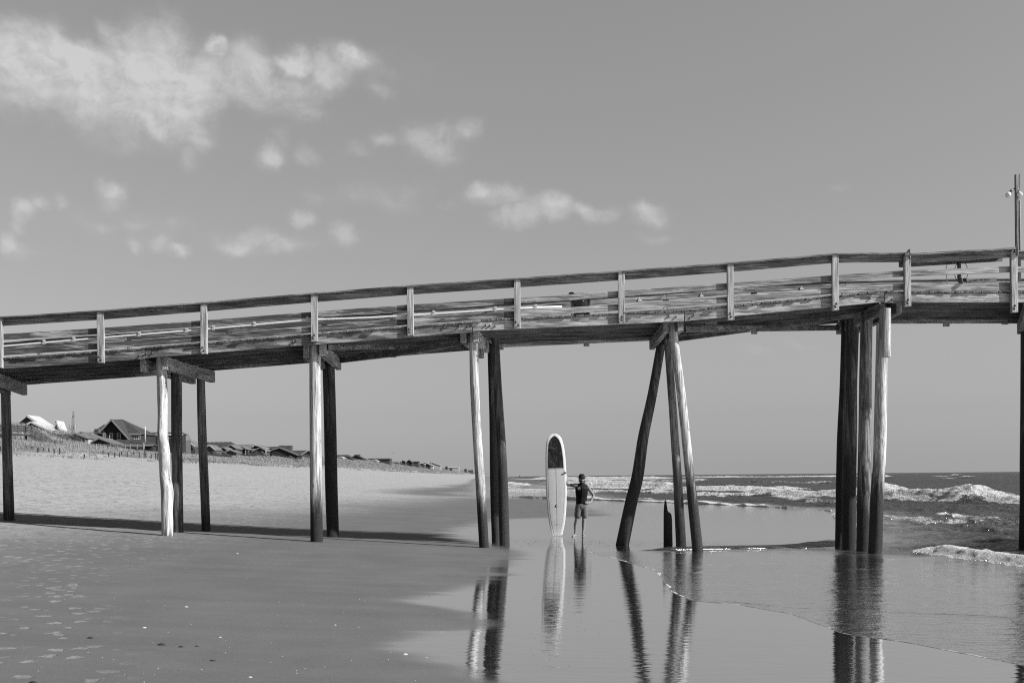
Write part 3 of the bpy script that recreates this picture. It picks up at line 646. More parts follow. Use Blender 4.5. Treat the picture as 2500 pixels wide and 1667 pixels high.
# old broken pile stump standing by itself
def stump():
    mb = MB(); c0 = P(1631, 1327, 26.0); r = .118; n = 36; rings = []; zb = gz(c0.x, 26)-.4
    prof = P(1631, 1252, 26).z
    def topz(k):
        a = 2*math.pi*k/n; x_ = math.cos(a)
        pxs = 1631+x_*11
        return P(pxs, np.interp(pxs, [1620, 1622, 1623.2, 1624.4, 1626, 1628.2, 1629.5, 1632, 1633.5, 1635, 1640, 1642], [1254, 1243, 1222, 1218.5, 1221, 1240, 1249, 1247, 1247, 1252, 1256, 1268]), 26).z+.02*math.sin(a*5)
    vs = []
    m_ = 26
    for i in range(m_):
        for k in range(n):
            a = 2*math.pi*k/n; zt = topz(k); t_ = i/(m_-1); zz = zb+(zt-zb)*t_
            rr = r*(1.04-.10*t_)*(1+.05*float(vnoise(np.array(a*3.), np.array(zz*1.4), 31)))
            vs.append((c0.x+rr*math.cos(a), 26+rr*math.sin(a), zz))
    fs = [(i*n+k, i*n+(k+1) % n, (i+1)*n+(k+1) % n, (i+1)*n+k) for i in range(m_-1) for k in range(n)]
    vs.append((c0.x, 26, P(1631, 1262, 26).z)); fs += [((m_-1)*n+k, (m_-1)*n+(k+1) % n, m_*n) for k in range(n)]
    o = mb.add(vs, fs).build('broken_pile', PD2, None, True); tag(o, 'black broken pile stump with a splintered top between the leaning piles', 'pile')
stump()

# ---- things on the pier
# light pole
lp = empty('light_pole', P(2480, 610, 22.62), 'slim square wooden pole with two flood lamps rising above the pier railing', 'light pole')
a = P(2485.5, 625, 22.65); t_ = P(2480, 426, 22.65)
MB().hexa([(a.x-.05, 22.6, a.z-.9), (a.x+.04, 22.6, a.z-.9), (a.x+.04, 22.69, a.z-.9), (a.x-.05, 22.69, a.z-.9), (a.x-.05, 22.6, t_.z), (a.x+.04, 22.6, t_.z), (a.x+.04, 22.69, t_.z), (a.x-.05, 22.69, t_.z)]).build('post', wood('pole_wood', 2, .30, .2, .2, knots=False), lp, bevel=.004)
for sx, (bx_, by_) in ((-1, (2464, 477)), (1, (2488, 476))):
    h0 = P(2476 if sx < 0 else 2484, 461 if sx < 0 else 466, 22.65); h1 = P(bx_, by_-6, 22.6); h2 = P(bx_-3 if sx < 0 else bx_+2, by_, 22.55)
    lm = MB().tube([h0, (h0+h1)/2+Vector((0, 0, .01)), h1], [.018, .03, .03], 10).build('lamp_holder', STEEL, lp, True)
    MB().tube([h1, h1*.6+h2*.4, h2, h2*1.25-h1*.25], [.03, .05, .062, .05], 14).build('lamp_bulb', plain('lamp_glass', .8, .15, .6, .03), lm, True)
MB().tube([(a.x+.03, 22.592, a.z-.1), (a.x+.03, 22.592, t_.z-.6)], .006, 6).build('cable', PVC, lp)
# line recycling tube with hoop
rt = empty('fishing_line_bin', P(2342, 690, 22.6), 'dark upright plastic tube with a round elbow opening and thin hoop behind the rail', 'recycling tube')
DK = plain('dark_plastic', .10, .4, .4); 
p0, p1, p2, p3 = P(2341, 610, 22.62), P(2342, 676, 22.62), P(2345, 687, 22.6), P(2354, 684, 22.44)
MB().tube([P(2341, 640, 22.62), P(2342, 660, 22.62), p1, (p1+p2)/2+Vector((0, 0, -.03)), p2, (p2*.5+p3*.5)+Vector((0, -.02, -.01)), p3], [.042, .042, .044, .052, .055, .05, .045], 16).build('tube', DK, rt, True)
MB().tube([p3+Vector((0, .012, 0)), p3+Vector((.005, -.02, 0))], .050, 18, caps=False).build('rim', PVC, rt, True)
MB().tube([p3+Vector((0, -.003, 0)), p3+Vector((.002, -.012, 0))], .040, 18).build('opening', plain('bore_shade', .004, .9, .05), rt)  # black disc put in for the shade inside the tube's mouth
hp = [P(2346.5+16.5*math.cos(q), 664+25*math.sin(q), 22.66) for q in np.linspace(0, 2*math.pi, 33)]
MB().tube(hp, .007, 6, caps=False).build('hoop', STEEL, rt, True)
MB().tube([P(2310, 645, 22.66), P(2311.5, 682, 22.66)], .006, 6).build('cord', STEEL, rt)
MB().tube([P(2311.5, 682, 22.66), P(2313, 690, 22.66)], .011, 6).build('cord_end', PVC, rt)
hk = P(2344, 612, 22.6); MB().tube([P(2342, 620, 22.6), P(2341.5, 613, 22.6), P(2344, 611, 22.6), P(2346.5, 613, 22.6)], .012, 8).build('hook', STEEL, rt, True)
# sign on the far rail
sg = empty('sea_turtle_sign', P(2400, 684, YF-.06), 'grey notice board about sea turtles fixed to the far pier rail', 'sign')
q0, q1 = P(2360, 689, YF-.07), P(2433, 690, YF-.07); q2, q3 = P(2433, 678, YF-.07), P(2360, 680.5, YF-.07)
MB().hexa([q0, q1, q1+Vector((0, .02, 0)), q0+Vector((0, .02, 0)), q3, q2, q2+Vector((0, .02, 0)), q3+Vector((0, .02, 0))]).build('panel', plain('sign_grey', .20, .6, .3, .1), sg)
def text(body, loc, size, mat, parent, ang=0.0):
    cu = bpy.data.curves.new('lettering', 'FONT'); cu.body = body; cu.size = size; cu.extrude = .002; cu.align_x = 'CENTER'
    o = bpy.data.objects.new('lettering', cu); COL.objects.link(o)
    dg = bpy.context.evaluated_depsgraph_get(); me = bpy.data.meshes.new_from_object(o.evaluated_get(dg)); bpy.data.objects.remove(o)
    me.materials.clear(); me.materials.append(mat); ob = bpy.data.objects.new('lettering', me); COL.objects.link(ob)
    ob.parent = parent; ob.location = Vector(loc)-parent.location; ob.rotation_euler = (math.pi/2, ang, 0); return ob
INK = plain('sign_ink', .02, .6, .2)
line = 'If you Catch a Sea Turtle'
for i, ch in enumerate(line):
    if ch == ' ': continue
    t_ = i/(len(line)-1); pxx = 2361+55*t_; pyy = 688.0-4.6*math.sin(math.pi*min(t_*.62, 1)/1.0)+(.0)
    text(ch, P(pxx, pyy, YF-.078), .052, INK, sg, -.25+.45*t_)
text('please call', P(2401, 689.0, YF-.078), .022, INK, sg)
# rubbish bin wrapped in a black bag, on the deck
bx0 = P(1417, 760, 22.84); zd = zstr(bx0.x)+SH+.045
bn = empty('rubbish_bin', (bx0.x, 22.84, zd), 'black bagged rubbish bin standing on the pier deck behind the railing', 'rubbish bin')
BAG = plain('black_bag', .012, .25, .6, .3, 5); 
nseg = 40; pts = [(bx0.x, 22.84, zd+z_) for z_ in (0.0, .12, .13, .3, .44, .46, .50, .52)]
rad = [.215, .22, .21, .225, .245, .265, .255, .18]
MB().tube(pts, rad, nseg, jit=lambda i, k: 1+(.05 if i > 1 else .0)*float(vnoise(np.array(k*.55), np.array(i*.8), 77)*2)).build('bin_bag', BAG, bn, True)
for k in range(7):
    an = k*.9; MB().ball((bx0.x+.23*math.cos(an), 22.84+.20*math.sin(an), zd+.50+.03*math.sin(k*2.1)), (.07, .05, .035)).build('bag_fold', BAG, bn, True) if k < 5 else None
MB().box((bx0.x-.21, 22.62, zd-.0), (bx0.x-.17, 22.68, zd+.13)).build('foot', W_post, bn)

# ------------------------------------------------------------ surfer
YM = 29.35; foot0 = P(1420.6, 1309.2, YM); FZ = gz(foot0.x, YM)
K = (CAMZ-FZ)/(FPX/YM)/((149.3)*(YM/FPX)**2/(YM/FPX)) if False else 1.0
man = empty('person', (foot0.x, YM, FZ), 'barefoot man in black vest, checked shorts and black hat holding up a surfboard', 'person')
HS = P(1420, 1156, YM).z-FZ   # height to the hat's top
HS = HS/1.86
def M_(zx_, zy_, y=0.0): return Vector((foot0.x+(zx_-475)/646*1.0, YM+y, FZ+(1405-zy_)/646*HS))
def L_(mb, pts, n=16):
    """limb: list of (zx, zy, y, rx, ry); oval rings, domed ends"""
    c = [M_(p[0], p[1], p[2]) for p in pts]; m_ = len(c); vs = []
    for i in range(m_):
        t = (c[min(i+1, m_-1)]-c[max(i-1, 0)]).normalized(); a = Vector((0, 1, 0)) if abs(t.y) < .9 else Vector((0, 0, 1))
        u = t.cross(a).normalized(); w = t.cross(u).normalized()
        for k in range(n):
            an = 2*math.pi*k/n; vs.append(c[i]+u*(math.cos(an)*pts[i][3])+w*(math.sin(an)*pts[i][4]))
    fs = [(i*n+k, i*n+(k+1) % n, (i+1)*n+(k+1) % n, (i+1)*n+k) for i in range(m_-1) for k in range(n)]
    fs += [tuple(range(n-1, -1, -1)), tuple((m_-1)*n+k for k in range(n))]
    mb.add(vs, fs)
    for i in (0, m_-1): mb.ball(c[i], (pts[i][3], pts[i][4], min(pts[i][3], pts[i][4])), 12, 8)
body = MB()
# torso, neck, head
L_(body, [(470, 800, 0, .165, .11), (472, 740, 0, .150, .100), (474, 660, 0, .152, .105), (476, 570, -.005, .172, .120), (480, 490, -.005, .185, .125), (484, 440, 0, .165, .10), (486, 415, 0, .10, .08)])
L_(body, [(487, 430, 0, .065, .062), (487, 395, -.005, .058, .060), (487, 372, -.01, .056, .060)], 14)
body.ball(M_(487, 312, -.005), (.076, .092, .105), 20, 16); body.ball(M_(487, 352, -.035), (.058, .058, .058), 16, 12)
body.ball(M_(487, 385, -.058), (.034, .03, .026)); 
L_(body, [(487, 308, -.085, .012, .012), (487, 328, -.104, .016, .016), (487, 336, -.108, .019, .013)], 10)   # nose
for s_ in (-1, 1):
    body.ball(M_(487+s_*50, 325, .01), (.012, .022, .032)); body.ball(M_(487+s_*20, 336, -.070), (.024, .02, .018))
    body.ball(M_(487+s_*17, 301, -.082), (.022, .014, .008))
body.ball(M_(487, 357, -.092), (.024, .012, .007)); body.ball(M_(487, 364, -.090), (.020, .012, .007))
# trapezius and shoulders
L_(body, [(487, 405, .0, .055, .05), (430, 420, .01, .055, .06), (385, 432, .02, .062, .065)]); L_(body, [(487, 405, 0, .055, .05), (545, 420, 0, .055, .06), (590, 440, 0, .064, .066)])
# arm on the board side
L_(body, [(392, 436, .0, .062, .064), (330, 428, .0, .056, .056), (270, 420, .01, .046, .048), (212, 402, .02, .042, .042), (203, 396, .02, .044, .044), (200, 345, .03, .044, .042), (196, 290, .035, .036, .036), (192, 225, .04, .027, .025)])
L_(body, [(191, 232, .04, .028, .022), (189, 195, .03, .022, .034), (185, 172, .02, .020, .034)])
for k, ln in enumerate((34, 40, 38, 30)):
    L_(body, [(186, 176+k*7, .01, .0105, .0105), (180, 166+k*7, -.035, .0098, .0098), (166, 161+k*7, -.062, .0092, .0092), (166-ln*.55, 163+k*7.5, -.062, .008, .008)], 8)
L_(body, [(188, 205, .05, .013, .013), (182, 196, .075, .011, .011), (166, 190, .085, .009, .009)], 8)
# arm on the hip
L_(body, [(590, 448, 0, .066, .066), (622, 500, .02, .056, .055), (662, 555, .06, .047, .047), (704, 606, .09, .040, .042), (708, 622, .09, .041, .041), (694, 665, .06, .043, .040), (664, 715, .02, .034, .034), (640, 757, -.03, .026, .024)])
L_(body, [(636, 760, -.035, .026, .022), (610, 764, -.065, .036, .020), (592, 760, -.085, .034, .018)])
for k in range(4):
    L_(body, [(592, 748+k*9, -.09, .0105, .0105), (568, 738+k*11, -.115, .0098, .0098), (548, 735+k*12, -.128, .009, .009), (533+k*3, 738+k*12, -.132, .008, .008)], 8)
L_(body, [(622, 752, -.04, .013, .013), (612, 735, -.03, .012, .012), (604, 722, -.02, .010, .010)], 8)
# legs
L_(body, [(425, 830, 0, .095, .095), (408, 920, -.01, .088, .09), (390, 1010, -.015, .070, .072), (377, 1075, -.02, .056, .060), (366, 1130, -.005, .052, .056), (358, 1180, .01, .058, .062), (353, 1240, .005, .046, .05), (350, 1300, 0, .032, .036), (346, 1350, .01, .032, .040), (345, 1378, .01, .034, .045)])
L_(body, [(525, 830, 0, .095, .095), (522, 920, -.01, .086, .088), (518, 1010, -.01, .068, .070), (514, 1075, -.02, .055, .058), (512, 1130, 0, .052, .056), (513, 1180, .01, .058, .062), (508, 1240, .005, .046, .05), (500, 1300, 0, .032, .036), (496, 1350, .02, .032, .040), (495, 1382, .02, .034, .045)])
for ax, dirx, yy in ((345, -.55, 0.0), (496, .12, .01)):   # feet: heel, instep, toes
    def F(d_, side, z_):
        n_ = math.hypot(dirx, 1); fx_, fy_ = dirx/n_, -1/n_; sx_, sy_ = -fy_, fx_
        return M_(ax, 1405, yy)+Vector((fx_*d_+sx_*side, fy_*d_+sy_*side, z_))
    def T(pts, rr, n=10):
        m_ = len(pts); body.tube(pts, rr, n); [body.ball(pts[i], rr[i], 10, 8) for i in (0, -1)]
    T([F(-.05, 0, .030), F(.02, 0, .040), F(.09, 0, .034), F(.14, 0, .024)], [.033, .036, .034, .026], 14)
    T([F(.08, -.024, .022), F(.145, -.026, .018)], [.026, .018]); T([F(.08, .024, .022), F(.135, .028, .018)], [.026, .018])
    for k in range(5):
        s_ = (-.036+.018*k)*(1 if ax > 400 else -1); l_ = (.205, .200, .190, .178, .165)[k]; r_ = (.013, .009, .009, .008, .008)[k]
        T([F(.13, s_, .014), F(l_-.02, s_, .015), F(l_, s_, .011)], [r_*1.1, r_, r_*.9], 8)
SKIN = plain('skin', .23, .5, .35, .10, 14)
bo = body.build('body', SKIN, man, True)
rm = bo.modifiers.new('remesh', 'REMESH'); rm.mode = 'VOXEL'; rm.voxel_size = .0055; rm.use_smooth_shade = True
sm = bo.modifiers.new('smooth', 'SMOOTH'); sm.iterations = 3; sm.factor = .5
def skinned(mb, name, mat, parent, vox=.008, it=4):
    o = mb.build(name, mat, parent, True); r_ = o.modifiers.new('remesh', 'REMESH'); r_.mode = 'VOXEL'; r_.voxel_size = vox; r_.use_smooth_shade = True
    s_ = o.modifiers.new('smooth', 'SMOOTH'); s_.iterations = it; s_.factor = .5; return o
BLK = plain('black_neoprene', .006, .7, .12, .3, 20)
v_ = MB(); L_(v_, [(470, 772, 0, .166, .120), (472, 735, 0, .160, .113), (474, 660, 0, .163, .118), (476, 570, -.005, .183, .133), (481, 490, -.005, .196, .138), (485, 445, 0, .172, .112), (487, 415, 0, .10, .09)], 24)
L_(v_, [(487, 412, .0, .064, .064), (440, 424, .01, .060, .068), (408, 440, .01, .066, .074)]); L_(v_, [(487, 412, 0, .064, .064), (535, 424, 0, .060, .068), (566, 442, 0, .066, .074)])
skinned(v_, 'vest', BLK, man)
SH_m, b, pr = newmat('checked_cloth'); g_ = b.n('ShaderNodeTexCoord').outputs['Object']
ck = b.n('ShaderNodeTexChecker'); ck.inputs['Scale'].default_value = 1.0; b.put(ck.inputs['Vector'], b.map(g_, (62, 0, 62), rot=(0, R(8), 0)))
ck.inputs['Color1'].default_value = (.13, .13, .13, 1); ck.inputs['Color2'].default_value = (.012, .012, .012, 1)
b.nt.links.new(ck.outputs[0], pr.inputs['Base Color']); pr.inputs['Roughness'].default_value = .8
s_ = MB(); L_(s_, [(471, 768, 0, .160, .112), (470, 800, 0, .176, .124), (470, 840, 0, .178, .13)], 24)
L_(s_, [(428, 820, 0, .108, .118), (412, 900, -.01, .108, .112), (402, 965, -.01, .104, .105), (397, 1008, -.01, .100, .102)], 20)
L_(s_, [(523, 820, 0, .108, .118), (528, 900, -.01, .104, .110), (530, 965, -.01, .098, .102), (530, 1008, -.01, .094, .100)], 20)
skinned(s_, 'shorts', SH_m, man, .009, 3)
HAIR = plain('dark_hair', .018, .6, .4, .5, 60)
h_ = MB()
for s_ in (-1, 1):
    for q_ in range(16):
        an = q_*.55; h_.ball(M_(487+s_*(48+4*math.sin(q_*3)), 292+q_*3.2, .04-.012*math.cos(q_*1.7)), (.020, .028, .020), 10, 8)
for q_ in range(14): h_.ball(M_(440+q_*7.2, 320+6*math.sin(q_*2.), .07), (.026, .03, .05), 10, 8)
h_.build('hair', HAIR, man, True)
bd = MB()
for q_ in range(22):
    t_ = q_/21*math.pi; bd.ball(M_(487-50*math.cos(t_)*.92, 338+52*math.sin(t_)*.92, -.028-.050*math.sin(t_)), (.017, .024, .017), 10, 8)
for q_ in range(7): bd.ball(M_(470+q_*5.7, 349-3*math.cos((q_-3)*.5), -.099+.002*abs(q_-3)), (.008, .009, .006), 8, 6)
for q_ in range(5): bd.ball(M_(477+q_*5, 374, -.088), (.012, .012, .014), 8, 6)
bd.build('beard', HAIR, man, True)
for s_ in (-1, 1):
    MB().ball(M_(487+s_*18, 311, -.083), (.012, .008, .006), 10, 8).build('eye', plain('eye', .03, .2, .6), man, True)
    MB().ball(M_(487+s_*18, 300, -.094), (.018, .006, .005), 10, 8).build('eyebrow', HAIR, man, True)
hat = MB()
rings = [(.0, .140, 287), (.0, .148, 276), (.0, .122, 287), (.0, .094, 282), (.0, .090, 262), (.0, .084, 236), (.0, .070, 217), (.0, .042, 207), (.0, .004, 204)]
vs = []; n = 32
for _, r_, zy in rings:
    for k in range(n):
        a = 2*math.pi*k/n; up = .022*abs(math.cos(a))**1.5*(r_ > .1); cc = M_(483, zy, .005); vs.append((cc.x+r_*math.cos(a)*1.0, cc.y+r_*math.sin(a)*1.16, cc.z+up-.008*(r_ > .1)*abs(math.sin(a))))
fs = [(i*n+k, i*n+(k+1) % n, (i+1)*n+(k+1) % n, (i+1)*n+k) for i in range(len(rings)-1) for k in range(n)]
ht = hat.add(vs, fs).build('hat', plain('black_felt', .014, .85, .15, .3, 30), man, True)
so_ = ht.modifiers.new('solid', 'SOLIDIFY'); so_.thickness = .006
MB().box(M_(503, 260, -.105)-Vector((.010, .0, .006)), M_(503, 260, -.094)+Vector((.010, .004, .008))).build('emblem', plain('emblem_white', .5, .6, .3), ht)
fl = MB(); c0 = M_(421, 480, -.0)
c0.y = YM-.143
vs = []; n = 48
for k in range(n):
    a = 2*math.pi*k/n; r_ = .050*(.78+.22*abs(math.cos(4*a))); vs.append((c0.x+r_*math.cos(a), c0.y+.02*abs(math.cos(a))*(-1 if math.cos(a) > 0 else 2), c0.z+r_*math.sin(a)*1.05))
fl.add(vs+[(x, y+.004, z) for x, y, z in vs], [tuple(range(n-1, -1, -1)), tuple(range(n, 2*n))]+[(k, (k+1) % n, n+(k+1) % n, n+k) for k in range(n)])
fl.build('flower_emblem', plain('flower_white', .62, .7, .2, .1), man)
MB().box((M_(480, 0).x-.0025, YM-.150, M_(0, 740).z), (M_(480, 0).x+.0025, YM-.128, M_(0, 430).z)).build('zip', plain('zip', .05, .4, .5), man)

# surfboard
YB = 29.36
def B_(zx_, zy_, y=0.0): q = P(1280+zx_/4.75, 1020+zy_/4.75, YB); return Vector((q.x, YB+y, q.z))
ztail, znose = 1363, 180
ZY = [180, 183, 190, 200, 215, 235, 260, 300, 350, 400, 460, 540, 620, 700, 780, 860, 940, 1020, 1100, 1180, 1250, 1310, 1345, 1363]
LX = np.interp(ZY, [180, 183, 190, 200, 215, 235, 260, 300, 350, 450, 600, 700, 800, 900, 1000, 1100, 1180, 1250, 1310, 1363], [344, 326, 311, 298, 285, 273, 262, 253, 249, 246, 246, 247, 250, 255, 262, 271, 281, 294, 308, 325])
RX = np.interp(ZY, [180, 183, 190, 200, 215, 235, 260, 300, 350, 450, 600, 700, 800, 900, 1000, 1100, 1180, 1250, 1310, 1363], [356, 372, 388, 402, 416, 429, 440, 452, 463, 476, 486, 491, 494, 494, 490, 484, 476, 465, 453, 440])
board_o = MB(); n = 48; vs = []
def bcs(i, an, grow=0.0):
    a_, c_ = B_(LX[i], ZY[i]), B_(RX[i], ZY[i]); cx_ = (a_.x+c_.x)/2; hw = (c_.x-a_.x)/2+grow
    T_ = .040*min(1, (ZY[i]-176)/90)*min(1, (1410-ZY[i])/220)+.004+grow
    u = math.cos(an); w = math.sin(an); su = abs(u)**.75*(1 if u >= 0 else -1); sw = abs(w)**.62*(1 if w >= 0 else -1)
    rock = .05*((ZY[i]-800)/620)**2
    return Vector((cx_+hw*su, YB+rock+T_*sw, a_.z))
for i in range(len(ZY)):
    for k in range(n): vs.append(bcs(i, 2*math.pi*k/n))
fs = [(i*n+k, (i+1)*n+k, (i+1)*n+(k+1) % n, i*n+(k+1) % n) for i in range(len(ZY)-1) for k in range(n)]+[tuple(range(n)), tuple((len(ZY)-1)*n+k for k in range(n-1, -1, -1))]
WHT = plain('board_white', .78, .22, .5, .02)
sb = empty('surfboard', B_(383, 1363), 'tall white longboard stood on its tail with a dark patterned nose panel', 'surfboard')
bb = board_o.add(vs, fs).build('board', WHT, sb, True)
def panel(name, f0, f1, zy0, zy1, mat, off=.003, ztop=None):
    """sheet lying on the board's front face between width fractions f0..f1 (callables of zy)"""
    mb = MB(); zs = np.linspace(zy0, zy1, 60); m_ = 14; vs = []
    for zy in zs:
        i = int(np.clip(np.searchsorted(ZY, zy)-1, 0, len(ZY)-2)); t_ = (zy-ZY[i])/(ZY[i+1]-ZY[i])
        a0, a1 = f0(zy), f1(zy)
        for j in range(m_):
            f = a0+(a1-a0)*j/(m_-1); f = max(-.97, min(.97, f)); an = -math.acos(min(1, abs(f)**(1/.75))*(1 if f >= 0 else -1)); an = -abs(an)
            zz = zy+(ztop(f) if ztop and zy == zs[-1] else 0)
            q = bcs(i, an)*(1-t_)+bcs(i+1, an)*t_; q.y -= off
            vs.append(q if not ztop else Vector((q.x, q.y, q.z)))
    fs = [(i*m_+j, (i+1)*m_+j, (i+1)*m_+j+1, i*m_+j+1) for i in range(len(zs)-1) for j in range(m_-1)]
    o = mb.add(vs, fs).build(name, mat, bb, True); return o
def hw_(zy, lst): return float(np.interp(zy, *lst))
NZ = ([206, 212, 225, 250, 300, 400, 500, 600], [.02, .22, .42, .60, .70, .74, .76, .76])
PM_, b, pr = newmat('nose_pattern'); g_ = b.n('ShaderNodeTexCoord').outputs['Object']
wv = b.noise(g_, 9, 3, .6, color=True); q_ = b.v('ADD', g_, b.v('SCALE', wv, .16))
sw_ = b.n('ShaderNodeTexWave'); sw_.inputs['Scale'].default_value = 9.0; sw_.inputs['Distortion'].default_value = 9; sw_.inputs['Detail'].default_value = 3; b.put(sw_.inputs['Vector'], q_)
ln_ = b.m('MULTIPLY', b.ramp(sw_.outputs['Fac'], .72, .95), b.ramp(b.noise(g_, 7, 3, .6), .45, .62, 0, 1)); setcol(b, pr, b.mix(ln_, .008, .075)); pr.inputs['Roughness'].default_value = .5; pr.inputs['Specular IOR Level'].default_value = .15
panel('nose_panel', lambda z_: -hw_(z_, NZ), lambda z_: hw_(z_, NZ), 206, 588, PM_, .004)
GD = plain('board_grey', .62, .25, .5, .03)
DPn = ([585, 900, 1200, 1363], [.76, .77, .70, .52])
panel('deck_panel', lambda z_: -hw_(z_, DPn), lambda z_: hw_(z_, DPn), 588.5, 1360, GD, .003)
LN = plain('board_line', .10, .4, .3)
lw = .010
panel('stringer', lambda z_: -lw, lambda z_: lw, 588, 1361, LN, .007); panel('stringer', lambda z_: -lw*.8, lambda z_: lw*.8, 182, 206, LN, .007)
for s_ in (-1, 1): panel('pin_line', lambda z_: s_*hw_(z_, DPn)-lw*.7, lambda z_: s_*hw_(z_, DPn)+lw*.7, 588, 1360, LN, .008)
panel('pin_line', lambda z_: -.76, lambda z_: .76, 584, 589, plain('board_white_line', .7, .3, .4), .008)
c0 = B_(376, 1017, -.040); ring = [c0+Vector((.034*math.cos(q)*1.0, 0, .036*math.sin(q))) for q in np.linspace(.9, 5.4, 14)]
MB().tube(ring, [.004+.009*math.sin(q) for q in np.linspace(0, math.pi, 14)], 8).build('badge', plain('badge_black', .012, .4, .4), bb, True)
a_, c_ = B_(352, 1236), B_(415, 1234); MB().box((a_.x, YB-.016, a_.z-.003), (c_.x, YB-.005, a_.z+.003)).build('lettering_line', LN, bb)

# ------------------------------------------------------------ gulls and far walkers
def gull(px, py, Y, span, label, flap):
    c0 = P(px, py, Y); g = empty('gull', c0, label, 'bird', 'gulls flying over the beach')
    s = span/2; G = plain('gull_grey', .10, .7, .3)
    b_ = MB(); b_.tube([c0+Vector((-.0, -.22*s, 0)), c0+Vector((0, -.12*s, .01*s)), c0+Vector((0, .1*s, 0)), c0+Vector((0, .4*s, .01*s))], [.03*s, .11*s, .10*s, .02*s], 10); b_.ball(c0+Vector((0, -.24*s, .02*s)), .065*s, 8, 6)
    b_.build('body', G, g, True)
    for k in (-1, 1):
        mb = MB(); pr_ = []
        for t_ in (0, .35, .7, 1.0):
            x = c0.x+k*s*t_; zz = c0.z+s*flap*math.sin(t_*1.35)*1.0*(.9 if k > 0 else 1.1); ch = s*(.20*(1-t_)+.05)
            pr_.append([(x, c0.y-ch*.6+.12*s*t_, zz), (x, c0.y+ch*.6+.12*s*t_, zz-.02*s), (x, c0.y, zz-.035*s*(1.2-t_))])
        vs = [p for r_ in pr_ for p in r_]; fs = [(i*3+j, i*3+(j+1) % 3, i*3+3+(j+1) % 3, i*3+3+j) for i in range(3) for j in range(3)]+[(0, 1, 2), (11, 10, 9)]
        mb.add(vs, fs).build('wing', G, g, True)
gull(958, 1106, 110, 0.7, 'gull with raised wings gliding above the far dune houses', .38)
gull(896, 1095, 190, 0.6, 'small distant gull in the sky over the flat roofed house', .15)
gull(1842, 1132, 230, .45, 'tiny distant gull low above the sea horizon beyond the pier', .12)
def walker(px, py, Y, h, label):
    c0 = P(px, py, Y); w = empty('person', c0, label, 'person', 'people far along the beach'); mb = MB()
    def Q(x, y, z): return c0+Vector((x*h, y*h, z*h))
    for s_ in (-1, 1):
        mb.tube([Q(.05*s_, -.01+.05*s_, .0), Q(.05*s_, 0, .26), Q(.045*s_, 0, .5)], [.026*h, .034*h, .05*h], 8)
        mb.tube([Q(.11*s_, 0, .80), Q(.14*s_, .01, .62), Q(.135*s_, -.03, .45)], [.03*h, .026*h, .018*h], 8)
    mb.tube([Q(0, 0, .46), Q(0, 0, .60), Q(0, 0, .78), Q(0, 0, .86)], [.085*h, .075*h, .105*h, .04*h], 12); mb.ball(Q(0, 0, .93), .058*h, 10, 8)
    o = mb.build('body', plain('walker_dark', .05, .8, .2), w, True); r_ = o.modifiers.new('remesh', 'REMESH'); r_.mode = 'VOXEL'; r_.voxel_size = .02*h
walker(1245.5, 1165.5, 760, 1.75, 'tiny dark figure at the far water edge just right of the pile')
walker(1268.5, 1165, 760, 1.8, 'tiny lone figure standing farther out at the distant waterline')

